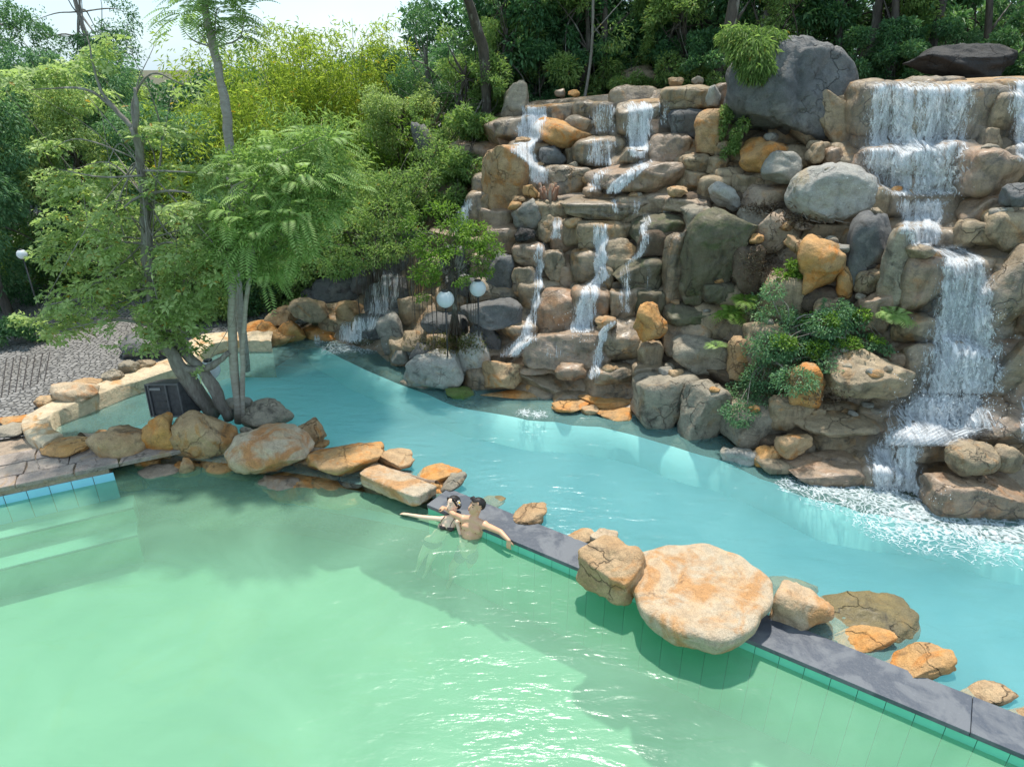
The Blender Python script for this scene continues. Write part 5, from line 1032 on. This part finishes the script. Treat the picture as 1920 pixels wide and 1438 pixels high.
place(q1, [(gx_(20, 16.5), 16.5, .2, 1.05, 0, 1), (gx_(110, 19), 19, .2, .9, 1, .9), (gx_(-80, 17), 17, .2, 1.2, 2, 1), (gx_(340, 19.5), 19.5, .2, .95, 3, .9), (gx_(210, 22), 22, .2, 1.1, 5, 1), (gx_(790, 24), 24, .3, 1.1, 4.4, 1), (gx_(500, 17.6), 17.6, .2, .8, 2.2, .75)], gL,
      ['blue green weeping tree at the left frame edge', 'blue green tree behind the dark hollow on the left', 'blue green tree mostly outside the left frame edge', 'blue green tree behind the leaning tree crown', 'blue green tree far behind the plaza', 'blue green tree far behind in the gap left of the cliff', 'low blue green tree behind the orange kerb end boulders'])
place(q2, [(gx_(200, 18.5), 18.5, .2, .95, 0, 1), (gx_(250, 24), 24, .2, 1., 1, .95), (gx_(60, 23), 23, .2, 1.1, 2, .9), (gx_(430, 25), 25, .2, .9, 3, .9), (gx_(640, 27), 27, .2, .9, 4, .8), (gx_(770, 20), 20, .8, .8, 5, 1), (gx_(360, 16.4), 16.4, .2, .62, 2.2, .8)], gL,
      ['sage green tree behind the upper twigs of the leaning tree', 'sage green tree whose top meets the sky left of the curved pale stem', 'tall sage green tree beyond the left frame corner', 'sage green tree behind the golden bamboo', 'sage green tree behind the tall bamboo', 'sage green tree left of the slanted dark rock', 'small sage green tree at the back edge of the plaza'])
place(q3, [(gx_(50, 25), 25, .2, 1.15, 0, 1.15), (gx_(-20, 30), 30, .2, 1.25, 1, 1.1), (gx_(230, 32), 32, .2, 1.3, 2, 1.0), (gx_(815, 22), 22, 1.2, .8, 3, 1)], gL,
      ['open crowned dark tree reaching highest in the top left corner', 'open crowned dark tree second from the top left corner', 'small round topped tree far off above the leaning tree', 'open airy tree against the sky left of the forest'])
def woodland(name, x0, x1, y, z0, z1, n, mat, seed, L=.16):
    rg = np.random.default_rng(seed); p = np.stack([rg.uniform(x0, x1, n), y + rg.uniform(-1.2, 1.2, n), rg.uniform(0, 1, n)], 1)
    top = z1 + .8 * fbm(np.stack([p[:, 0] * .35, p[:, 0] * 0, p[:, 0] * 0], 1), seed, 3) * 2; p[:, 2] = z0 + (top - z0) * p[:, 2]
    p[:, 1] += 1.2 * fbm(p * .5, seed)
    v, f, s = leaves(p, rg.normal(size=(n, 3)) - np.array([0, .6, .2]), L * rg.uniform(.7, 1.3, n), .5, rg, np.clip(.3 + .4 * fbm(p * .6, seed + 2, 3) + rg.normal(size=n) * .18, 0, .93)); 
    tag(mesh_np(name, v, f, M[mat], shade=s, smoothf=False), kind='stuff')
woodland('far_woodland', -34, 6, 33, 0, 6.0, 70000, 'leafdark', 71, .24)
woodland('far_woodland', -4, 26, 29, 4.2, 8.2, 45000, 'leafdark', 72, .22)
woodland('understory_thicket', -16, -8.5, 19.5, .1, 1.7, 16000, 'leaf', 73, .14)
woodland('understory_thicket', -8.5, -2.6, 18.2, .1, 2.2, 24000, 'leaf', 74, .13)
# --- I: the hanging bush and ferns on the cliff
rg = np.random.default_rng(6); cI = []
for px, py, rx, ry, fo in [(1420, 570, 26, 24, .3), (1450, 590, 40, 28, .4), (1490, 600, 44, 28, .45), (1540, 600, 44, 26, .4), (1585, 590, 30, 22, .35), (1440, 640, 50, 30, .5), (1500, 650, 52, 30, .55), (1560, 640, 40, 20, .45), (1610, 630, 26, 9, .5), (1420, 690, 44, 28, .5), (1480, 700, 44, 24, .5), (1390, 730, 40, 26, .45), (1380, 765, 34, 22, .4), (1430, 740, 34, 20, .4), (1560, 570, 30, 14, .35), (1440, 540, 22, 18, .3), (1540, 670, 24, 16, .4), (1640, 640, 14, 6, .5)]:
    c = hit(px, py); t_ = axd(c); c = c + np.array([0, -fo * .55, 0]); cI.append((*c, rx * t_ / F, .32, ry * t_ / F))
bI = hit(1475, 620); make_tree('bush', 'dense dark green bush spilling down the rocks left of the big waterfall', 'bush', bI, twigs_to(cI, [bI, hit(1440, 680)], .012, 2), crown_diamond(cI, 19000, .055, .42, rg, gap=.22, gs=3.2), 'leafblue', 'bark')
cI2 = [(*(np.array(c[:3]) + np.array([.1, -.12, .12])), c[3] * .5, .2, c[5] * .5) for c in cI[2:9]]
bI2 = hit(1585, 585); make_tree('creeper', 'lighter green creeper trailing over the upper right of the dark bush', 'plant', bI2, twigs_to(cI2, [bI2], .006, 2), crown_diamond(cI2, 3600, .06, .5, rg, gap=.2, gs=3), 'bright')
def fern(px, py, n, Ln, label, mat='frond', wr=.16, fw=.25):
    c = hit(px, py) + np.array([0, -.18, .06]); e = empty('fern', tuple(c), label, 'fern'); parts = []
    for i in range(n):
        th = rg.uniform(0, 6.28); d = np.array([math.cos(th), math.sin(th) - fw, rg.uniform(.5, 1.5)]); parts.append(frond(np.zeros(3), d, Ln * rg.uniform(.7, 1.1), rg, 10, Ln * .34, .55, wr, rg.uniform(.3, .75)))
    v, f, s = cat_(parts); mesh_np('fronds', v, f, M[mat], parent=e, shade=s, smoothf=False)
fern(1362, 590, 26, .42, 'bright green fern growing on the rock left of the dark bush', 'bright'); fern(1390, 565, 16, .36, 'second bright fern just above the left one', 'bright')
fern(1662, 595, 24, .40, 'spiky fern on the ledge beside the big plunge', 'frond'); fern(1335, 650, 8, .3, 'small drooping fern on the grey beige rock', 'frond')
for px, py, rx, ry, n, lb, mt in [(1370, 270, 16, 26, 1500, 'small dark shrub in the cleft left of the huge boulder', 'leaf'), (1358, 215, 10, 34, 1100, 'creeper climbing beside the huge dark boulder', 'leaf'), (1480, 505, 16, 16, 900, 'wispy light green weed above the bush', 'bright'), (920, 210, 24, 30, 1500, 'creeper beside the tall weathered corner boulder', 'leaf'), (870, 300, 34, 30, 2200, 'loose shrub on the slope left of the tan boulder', 'bright'), (850, 380, 40, 40, 3000, 'pale leafy shrub above the glimpsed cascade', 'leafA'), (905, 255, 30, 30, 2000, 'dense green shrub at the upper left cliff edge', 'leaf')]:
    c = hit(px, py); t_ = axd(c); cc = [(*(c + np.array([rg.normal() * rx * t_ / F * .6, -.15, rg.normal() * ry * t_ / F * .6])), rx * t_ / F * .6, .2, ry * t_ / F * .5) for _ in range(5)]
    make_tree('shrub', lb, 'shrub', c, twigs_to(cc, [c], .006), crown_diamond(cc, n, .07, .4, rg, gap=.2, gs=3), mt)
# small growth under the leaning tree, plaza edge
for px, py, z, rx, n, lb, mt in [(30, 640, .2, 40, 2600, 'dark shrub at the left edge of the plaza', 'leafdark'), (400, 600, .2, 46, 3600, 'leafy shrub behind the kerb between the trunks', 'leaf'), (460, 590, .2, 40, 3000, 'dark shrub behind the kerb end', 'leafdark'), (345, 610, .2, 40, 2600, 'glossy green shrub growing at the dark plaza boulder', 'bright'), (15, 570, .2, 50, 3000, 'shrub in the shade under the weeping tree', 'leafdark')]:
    c = W(px, py, z); t_ = axd(c); cc = [(*(c + np.array([rg.normal() * rx * t_ / F * .6, rg.normal() * .2, rg.uniform(.1, .5)])), rx * t_ / F * .5, .3, rx * t_ / F * .4) for _ in range(6)]
    make_tree('shrub', lb, 'shrub', c, twigs_to(cc, [c], .008), crown_diamond(cc, n, .09, .42, rg, gap=.2, gs=3), mt)
# slanted dark rock behind the slope shrubs
rock('boulder', 808, 290, 34, 130, 'dark', mode='c', yo=-1.2, rot=-26, p=3, label='dark slab shaped rock slanting up between the bamboo and the slope', cat='boulder')
# grass tuft and litter on the island planter; dry litter on ledges
def tuft(px, py, n, spread, L, mat, name, wr=.06, z=None):
    ps = []
    for _ in range(n): q = hit(px + rg.normal() * spread[0], py + rg.normal() * spread[1]); ps.append(q)
    ps = np.array(ps); v, f, s = leaves(ps, rg.normal(size=ps.shape) * (.5 if mat == 'grassy' else 1) + np.array([0, -.1, .9 if mat == 'grassy' else .1]), L * rg.uniform(.5, 1.2, len(ps)), wr, rg, rg.random(len(ps)))
    tag(mesh_np(name, v, f, M[mat], shade=s, smoothf=False), kind='stuff')
tuft(850, 645, 1300, (30, 9), .10, 'grassy', 'island_grass'); tuft(1430, 392, 500, (24, 7), .08, 'litter', 'leaf_litter', .3); tuft(1500, 414, 500, (20, 6), .10, 'litter', 'leaf_litter', .15); tuft(1430, 500, 800, (26, 24), .08, 'litter', 'leaf_litter', .2); tuft(1560, 745, 500, (26, 12), .05, 'litter', 'leaf_litter', .5); tuft(1600, 655, 260, (40, 10), .05, 'litter', 'leaf_litter', .5); tuft(850, 650, 300, (30, 8), .05, 'litter', 'leaf_litter', .5); tuft(1150, 400, 250, (40, 10), .05, 'litter', 'leaf_litter', .3)
# dead stump and dry twigs on the ledge
e = empty('dead_stump', tuple(hit(1028, 372)), 'dead reddish palm stump with dry roots on the left ledge', 'stump'); mb = MB(); mb2 = MB()
c = np.zeros(3)
for i in range(9): th = i * .7; mb.tube([np.array([.12 * math.cos(th), .10 * math.sin(th), -.2]), np.array([.14 * math.cos(th), .12 * math.sin(th) - .05, .05]), np.array([.20 * math.cos(th), .1 * math.sin(th) - .1, .26 + .06 * math.sin(i * 2)])], [.06, .055, .03], 6)
for i in range(16): th = rg.uniform(0, 6.28); mb2.tube(catmull([np.array([.1 * math.cos(th), -.15, -.1]), np.array([.25 * math.cos(th), -.3, -.3]), np.array([.4 * math.cos(th), -.35 + .1 * math.sin(th), -.55 - rg.uniform(0, .25)])], 3), .008, 4)
m_st = bark('dead_wood', (.20, .09, .05), (.33, .18, .11)); mb.build('stump_body', m_st, e); mb2.build('dry_roots', M['barkpale'], e)
e = empty('dry_twigs', tuple(hit(1545, 415)), 'pale dry twigs lying on the soil ledge left of the big waterfall', 'twigs')
for i in range(7): a = hit(1520 + 8 * i, 405 + rg.uniform(0, 26)) + np.array([0, -.05, .05]) - np.array(e.location); d = np.array([rg.uniform(-.5, .5), rg.uniform(-.2, .1), rg.uniform(-.05, .22)]); mb = MB(); mb.tube([a, a + d * .5 + rg.normal(size=3) * .03, a + d], [.009, .008, .004], 5); mb.build('twig', M['barkpale'], e)
# ------------------------------------------------------------------ globe lamps
t = NT('globe_frosted'); M['globe'] = t.done(t.n('ShaderNodeMixShader', {0: .35, 1: t.princ((.80, .84, .86), .22), 2: t.n('ShaderNodeBsdfTranslucent', {'Color': (.85, .9, .92, 1)}).outputs[0]}).outputs[0])
m_metal = flat('dark_metal', (.04, .04, .04), .45)
def lamp(px, py, Y, rpx, zb, label):
    c = P(px, py, Y); r = rpx * axd(c) / F; e = empty('globe_lamp', (c[0], c[1], zb), label, 'lamp', 'white globe lamps'); h = c[2] - zb
    mb = MB(); mb.ell((0, 0, h), (r, r, r), lv=4); mb.build('globe', M['globe'], e)
    mb = MB(); mb.tube([(0, 0, -.1), (0, 0, h - r * .95)], [.016, .016], 8); mb.build('pole', m_metal, e)
    mb = MB(); mb.tube([(0, 0, h + r * .93), (0, 0, h + r * 1.06)], [r * .42, r * .40], 20); mb.tube([(0, 0, h + r * 1.06), (0, 0, h + r * 1.12)], [r * .40, r * .22], 20); mb.build('cap', m_metal, e)
    mb = MB(); mb.tube([(0, 0, h - r * 1.06), (0, 0, h - r * .93)], [r * .3, r * .45], 20); mb.build('collar', m_metal, e)
lamp(835, 561, 12.6, 16.5, .6, 'left one of the two white globe lamps beside the island tree')
lamp(896, 541, 12.9, 15.5, .6, 'higher right one of the two white globe lamps beside the island tree')
lamp(393, 693, 11.6, 19, .1, 'white globe lamp half hidden behind the leaning tree trunks')
lamp(41, 477, 15.0, 9, .2, 'small far globe lamp in the dark hollow at the left')
# black ribbed box leaning beside the trunks
m_box = flat('dark_weathered_box', (.05, .05, .052), .55, .35, 12); m_rib = flat('dark_rib', (.10, .10, .10), .5, .2)
c = W(322, 782, .25); e = empty('equipment_box', tuple(c), 'dark grey ribbed metal box standing tilted beside the leaning trunks', 'box')
Rb = np.array((Matrix.Rotation(R(-18), 3, 'Z') @ Matrix.Rotation(R(-9), 3, 'Y') @ Matrix.Rotation(R(-10), 3, 'X')))
def bb(name, c_, d_, m_, bv=.008):
    mb = MB(); mb.box((0, 0, 0), d_); o = mb.build(name, m_, None, False); v = np.array(c_); o.location = v @ Rb.T; o.rotation_euler = Matrix(Rb.tolist()).to_euler(); o.parent = e
    b_ = o.modifiers.new('bevel', 'BEVEL'); b_.width = bv; b_.segments = 2
bb('casing', (0, .12, .33), (.78, .40, .62), m_box, .02)
for x in (-.30, .10): bb('rib', (x, -.095, .33), (.035, .03, .58), m_rib)
for z in (.04, .62): bb('rail', (0, -.092, z), (.76, .025, .03), m_rib)
for x in (-.378, .378): bb('edge_strip', (x, -.09, .33), (.025, .02, .62), m_rib)
bb('label_plate', (-.16, -.092, .54), (.26, .014, .05), flat('plate_grey', (.20, .20, .20), .5))
for z in (.18, .32, .44): bb('dent_slat', (-.1, -.088, z), (.30, .012, .012), m_box, .003)
# ------------------------------------------------------------------ people
def skin_mat(name, c, c2):
    t = NT(name); o = t.coord(False); n = t.noise(o, 7, 4, .5); return t.done(t.princ(t.mix(t.mr(n, .35, .65), c, c2), .42, t.bump(t.noise(o, 60, 3), .001), Specular_IOR_Level=.4))
m_skinm = skin_mat('skin_tanned', (.72, .41, .25), (.66, .36, .21)); m_skinw = skin_mat('skin_fair', (.86, .59, .43), (.82, .54, .38))
m_hair = flat('hair_black', (.014, .011, .010), .62, .3, 40); m_lip = flat('lips', (.42, .13, .11), .4); m_trunk = flat('trunks_slate_blue', (.07, .10, .15), .6, .3, 14); m_bik = flat('bikini_dark_brown', (.055, .035, .035), .6, .6, 60)
m_pet = flat('petal_white', (.85, .84, .80), .5); m_yel = flat('petal_yellow', (.85, .55, .05), .5); m_brow = flat('brow', (.03, .02, .015), .7)
def remesh(mb, name, mat, parent, vox=.006, sm=4):
    o = mb.build(name, mat, parent); r = o.modifiers.new('r', 'REMESH'); r.mode = 'VOXEL'; r.voxel_size = vox; r.use_smooth_shade = True
    s = o.modifiers.new('s', 'SMOOTH'); s.iterations = sm; s.factor = .5; return o
def hand(mb, wr, dr, nm, s=1., curl=.3, side=1, spread=1.):
    """wr wrist, dr pointing direction, nm back-of-hand normal"""
    dr = unit(np.array(dr, float)); nm = unit(np.array(nm, float) - dr * np.dot(nm, dr)); sd = np.cross(dr, nm) * side
    for k in (-.028, -.009, .010, .027): mb.caps(wr + sd * k * .6 * s, wr + dr * .085 * s + sd * k * s, .015 * s, .0125 * s, 8)
    for k, L in zip((-.029, -.010, .010, .028), (.064, .076, .072, .056)):
        p = wr + dr * .085 * s + sd * k * s; d0 = dr + sd * k * 4 * spread
        for j, (q, ra) in enumerate(((.42, .0092), (.32, .0082), (.26, .0074))):
            d1 = unit(d0 - nm * curl * (j + .5) * .8); p2 = p + d1 * L * q * s * 1.05; mb.caps(p, p2, ra * s, ra * .9 * s, 8); p = p2
    p = wr + dr * .02 * s - sd * .028 * s; p2 = p + unit(dr - sd * .9 - nm * .3) * .045 * s; mb.caps(wr, p2, .014 * s, .011 * s, 8); mb.caps(p2, p2 + unit(dr - sd * .3 - nm * .4) * .032 * s, .0105 * s, .008 * s, 8)
def head(mb, c, fwd, up, s=1.):
    fwd = unit(np.array(fwd, float)); up = unit(np.array(up, float) - fwd * np.dot(up, fwd)); rt = np.cross(fwd, up); Mx = np.stack([rt, fwd, up], 1); g = lambda x, y, z: c + Mx @ (np.array([x, y, z]) * s)
    mb.ell(g(0, -.012, .035), np.array([.073, .092, .080]) * s, Mx, 3); mb.ell(g(0, .018, -.02), np.array([.062, .068, .085]) * s, Mx, 3)
    mb.ell(g(0, .052, -.083), np.array([.027, .024, .020]) * s, Mx, 2)                     # chin
    for x in (-1, 1): mb.ell(g(x * .035, .058, -.012), np.array([.020, .016, .015]) * s, Mx, 2); mb.ell(g(x * .073, -.008, -.005), np.array([.008, .018, .030]) * s, Mx, 2); mb.caps(g(x * .05, -.01, -.06), g(x * .012, .05, -.085), .020 * s, .016 * s, 8)
    mb.caps(g(-.03, .074, .022), g(.03, .074, .022), .010 * s, .010 * s, 8)                  # brow ridge
    mb.caps(g(0, .083, .015), g(0, .100, -.022), .0075 * s, .0125 * s, 8); mb.ell(g(0, .083, -.048), np.array([.022, .011, .011]) * s, Mx, 2)
    return Mx, g
def face_parts(par, g, Mx, s, closed, lipw=.02):
    for x in (-1, 1):
        mb = MB(); mb.caps(g(x * .018, .0835, .036), g(x * .045, .070, .038), .0040 * s, .0030 * s, 6); mb.build('eyebrow', m_brow, par)
        mb = MB(); mb.ell(g(x * .030, .0745, .010), np.array([.0125, .006, .0035 if closed else .005]) * s, Mx, 2); mb.build('eye', m_brow, par)
    mb = MB(); mb.ell(g(0, .092, -.049), np.array([lipw, .006, .0065]) * s, Mx, 2); mb.build('lips', m_lip, par)
def hair_cap(par, g, Mx, s, long=False):
    mb = MB(); v, f = ICO[4]; r = np.array([.079, .099, .086]) * s
    q = v * r * (1 + .10 * fbm(v * np.array([9, 4, 4]), 3, 3))[:, None]
    # comb the cap off the face: pull front-lower verts inside the skull
    m_ = ((v[:, 1] > .45) & (v[:, 2] < .66 - .1 * np.abs(v[:, 0]))) | ((v[:, 1] > .05) & (v[:, 2] < .15)); q[m_] *= .72; m2 = ((v[:, 2] < -.05) & (v[:, 1] > -.15)) | (v[:, 2] < -.6); q[m2] *= .72
    mb.add((q @ Mx.T) + g(0, -.016, .038), f.tolist())
    if not long:
        for k in range(14): x = -.05 + .0075 * k; mb.caps(g(x, .055, .105), g(x + .012, .088, .080 + .008 * math.sin(k * 2)), .013 * s, .005 * s, 6)
    else:
        mb.ell(g(0, -.095, -.02), np.array([.055, .045, .06]) * s, Mx, 3); mb.caps(g(.03, -.09, -.03), g(.05, -.07, -.14), .035 * s, .012 * s, 8)
        for x in (-1, 1): mb.caps(g(x * .045, .052, .085), g(x * .078, .0, .0), .017 * s, .012 * s, 8)
    return mb.build('hair', m_hair, par)
# --- man
e = empty('person', tuple(W(880, 1030, -.42)), 'man in slate blue trunks leaning back on the coping with his arm outstretched', 'person')
mb = MB(); J = {k: W(*v) for k, v in dict(pel=(876, 1031, -.42), wa=(879, 1016, -.27), ri=(883, 1001, -.12), ch=(887, 987, .0), nb=(886, 973, .125), rs=(869, 973, .085), ls=(908, 984, .07), le=(938, 997, .125), lw=(954, 1013, .085), re=(852, 965, .16), rw=(836, 953, .12), rh=(868, 1037, -.48), lh=(886, 1037, -.48), rk=(848, 1062, -.86), lk=(882, 1066, -.90)).items()}
for k in J: J[k] = J[k] + np.array([0, 0, 0.])
sd = unit(J['ls'] - J['rs']); fr = unit(np.cross([0, 0, 1.], sd)); fr = fr if np.dot(fr, nx) > 0 else -fr; Mt = np.stack([sd, fr, np.array([0, 0, 1.])], 1)
mb.ell(J['ch'] - fr * .01, (.188, .11, .13), Mt, 3); mb.ell(J['ri'], (.160, .10, .13), Mt, 3); mb.ell(J['wa'], (.138, .09, .12), Mt, 3); mb.ell(J['pel'], (.150, .105, .11), Mt, 3)
mb.caps(J['pel'], J['ri'], .125, .13)
for s_ in (-1, 1):
    mb.ell(J['ch'] + sd * s_ * .075 + fr * .075 + np.array([0, 0, .01]), (.078, .038, .058), Mt, 3)
    mb.ell(J['ch'] + sd * s_ * .12 - fr * .02 + np.array([0, 0, -.04]), (.05, .07, .12), Mt, 3)
    for q in range(3): mb.ell(J['wa'] + sd * s_ * .03 + fr * .075 + np.array([0, 0, .09 - .065 * q]), (.030, .018, .030), Mt, 2)
mb.caps(J['nb'], J['rs'], .055, .058); mb.caps(J['nb'], J['ls'], .055, .058); mb.ell(J['rs'], (.068, .066, .064), Mt, 3); mb.ell(J['ls'], (.068, .066, .064), Mt, 3)
hc = W(893, 950, .31); fw = np.array([-.80, -.48, .40]); Mx, g = head(mb, hc, fw, (.02, 0, 1), 1.17)
mb.caps(J['nb'] - np.array([0, 0, .02]), hc + np.array([.015, .015, -.06]), .062, .054)
mb.caps(J['ls'], J['le'], .052, .040); mb.ell((J['ls'] * .6 + J['le'] * .4), (.055, .052, .05), Mt, 2); mb.caps(J['le'], J['lw'], .041, .026); hand(mb, J['lw'], W(953, 1034, -.10) - J['lw'], nx + np.array([.2, 0, .5]), 1., .25, 1)
mb.caps(J['rs'], J['re'], .052, .040); mb.caps(J['re'], J['rw'], .040, .028); hand(mb, J['rw'], W(824, 951, .10) - J['rw'], (0, -.2, 1), .95, 1.25, 1)
mb.caps(J['rh'], J['rk'], .088, .058); mb.caps(J['lh'], J['lk'], .088, .058)
for k_, an in (('rk', W(846, 1085, -1.18)), ('lk', W(884, 1092, -1.2))): mb.caps(J[k_], an, .055, .035); mb.caps(an, an + fr * .14 - np.array([0, 0, .05]), .035, .022)
O = np.array(e.location)
def shift(m): m.v = [v - O for v in m.v]; return m
body = remesh(shift(mb), 'body', m_skinm, e, .007)
g2 = lambda x, y, z: g(x, y, z) - O
hair_cap(e, g2, Mx, 1.17); face_parts(e, g2, Mx, 1.17, False)
mb = MB(); mb.ell(J['pel'] - np.array([0, 0, .01]), (.162, .117, .095), Mt, 3); mb.caps(J['rh'], J['rh'] * .72 + J['rk'] * .28, .100, .096); mb.caps(J['lh'], J['lh'] * .72 + J['lk'] * .28, .100, .096); remesh(shift(mb), 'swim_trunks', m_trunk, e, .009)
for s_ in (-1, 1): mb = MB(); mb.ell(J['ch'] + sd * s_ * .085 + fr * .112 + np.array([0, 0, -.012]), (.010, .004, .010), Mt, 2); shift(mb).build('nipple', m_lip, e)
# --- woman
e = empty('person', tuple(W(812, 1018, -.45)), 'woman in a dark bikini reclining in the pool with one arm stretched to the left', 'person')
mb = MB(); J = {k: W(*v) for k, v in dict(pel=(811, 1015, -.42), wa=(823, 1003, -.31), ri=(833, 991, -.17), ch=(841, 981, -.07), nb=(847, 969, .04), rs=(828, 973, .0), ls=(858, 979, .0), re=(790, 969, -.06), rw=(764, 964, -.06), le=(863, 1000, -.14), lw=(864, 1017, -.20), rh=(804, 1019, -.47), lh=(820, 1022, -.47), rk=(790, 1044, -.68), lk=(806, 1050, -.70)).items()}
sd = unit(J['ls'] - J['rs']); upv = unit(J['ch'] - J['pel']); fr = unit(np.cross(upv, sd)); fr = fr if np.dot(fr, nx) > 0 else -fr; upv = np.cross(sd, fr); upv = upv if upv[2] > 0 else -upv; Mt = np.stack([sd, fr, upv], 1)
mb.ell(J['ch'], (.125, .082, .105), Mt, 3); mb.ell(J['ri'], (.108, .074, .105), Mt, 3); mb.ell(J['wa'], (.102, .07, .10), Mt, 3); mb.ell(J['pel'], (.135, .09, .10), Mt, 3)
mb.caps(J['pel'], J['ri'], .088, .082); mb.caps((J['pel'] + J['wa']) / 2, J['ri'], .092, .084)
for s_ in (-1, 1): mb.ell(J['ch'] + sd * s_ * .060 + fr * .060 - upv * .03, (.054, .046, .050), Mt, 3)
for a_ in ('rs', 'ls'): mb.caps(J['nb'], J[a_], .040, .040); mb.ell(J[a_], (.046, .045, .045), Mt, 2)
hc = W(849, 946, .21); fw = np.array([-.60, -.68, .30]); Mx, g = head(mb, hc, fw, (-.10, .12, 1), 1.10)
mb.caps(J['nb'] - upv * .02, hc + np.array([.02, .02, -.06]), .047, .042)
mb.caps(J['rs'], J['re'], .038, .030); mb.caps(J['re'], J['rw'], .031, .020); hand(mb, J['rw'], W(750, 961, -.08) - J['rw'], (0, .1, 1), .88, .3, -1, 1.4)
mb.caps(J['ls'], J['le'], .038, .030); mb.caps(J['le'], J['lw'], .031, .020); hand(mb, J['lw'], W(869, 1027, -.25) - J['lw'], nx + np.array([0, 0, .6]), .88, .3, 1)
for h_, k_, an in (('rh', 'rk', W(784, 1062, -1.05)), ('lh', 'lk', W(800, 1070, -1.08))): mb.caps(J[h_], J[k_], .078, .05); mb.caps(J[k_], an, .048, .030); mb.caps(an, an + fr * .13 - np.array([0, 0, .04]), .03, .018)
O = np.array(e.location); remesh(shift(mb), 'body', m_skinw, e, .007); g2 = lambda x, y, z: g(x, y, z) - O
hair_cap(e, g2, Mx, 1.10, True); face_parts(e, g2, Mx, 1.10, True, .017)
mb = MB()
for s_ in (-1, 1):
    mb.ell(J['ch'] + sd * s_ * .062 + fr * .066 - upv * .036, (.056, .047, .046), Mt, 3)
remesh(shift(mb), 'bikini_cup', m_bik, e, .007, 2)
mb = MB()
for s_ in (-1, 1): mb.tube(catmull([J['ch'] + sd * s_ * .065 + fr * .104, J['ch'] + sd * s_ * .080 + fr * .090 + upv * .06, J['nb'] + sd * s_ * .075 + fr * .02 + upv * .035, J['nb'] + sd * s_ * .05 - fr * .05], 4), .005, 6)
th = np.linspace(0, 6.283, 24); mb.tube([J['ch'] - upv * .062 + sd * .128 * math.cos(x) + fr * .086 * math.sin(x) for x in th], .006, 6, cap=False); shift(mb).build('bikini_strap', m_bik, e)
mb = MB(); mb.ell(J['pel'] - upv * .02, (.150, .108, .088), Mt, 3); remesh(shift(mb), 'bikini_bottom', m_bik, e, .009, 2)
# flower tucked in her hair
fc = g(.075 if np.dot(Mx[:, 0], [0, -1, 0]) > 0 else -.075, -.022, .035); out = unit(fc - hc); ef = empty('flower', tuple(fc + out * .012), 'white and yellow frangipani flower tucked into the woman\'s hair', 'flower')
a = unit(np.cross(out, [0, 0, 1.])); b = np.cross(out, a)
for i in range(5):
    th = i * 1.2566; d = a * math.cos(th) + b * math.sin(th); sdv = np.cross(out, d); mb = MB()
    mb.add([d * .004, d * .026 + sdv * .016 + out * .006, d * .050 + out * .004, d * .030 - sdv * .014 + out * .010, d * .004 - out * .004, d * .026 + sdv * .015, d * .048, d * .030 - sdv * .013], [[0, 1, 2, 3], [7, 6, 5, 4], [0, 4, 5, 1], [1, 5, 6, 2], [2, 6, 7, 3], [3, 7, 4, 0]]); mb.build('petal', m_pet, ef)
mb = MB(); mb.ell(out * .006, (.015, .015, .012), None, 2); mb.build('flower_centre', m_yel, ef)
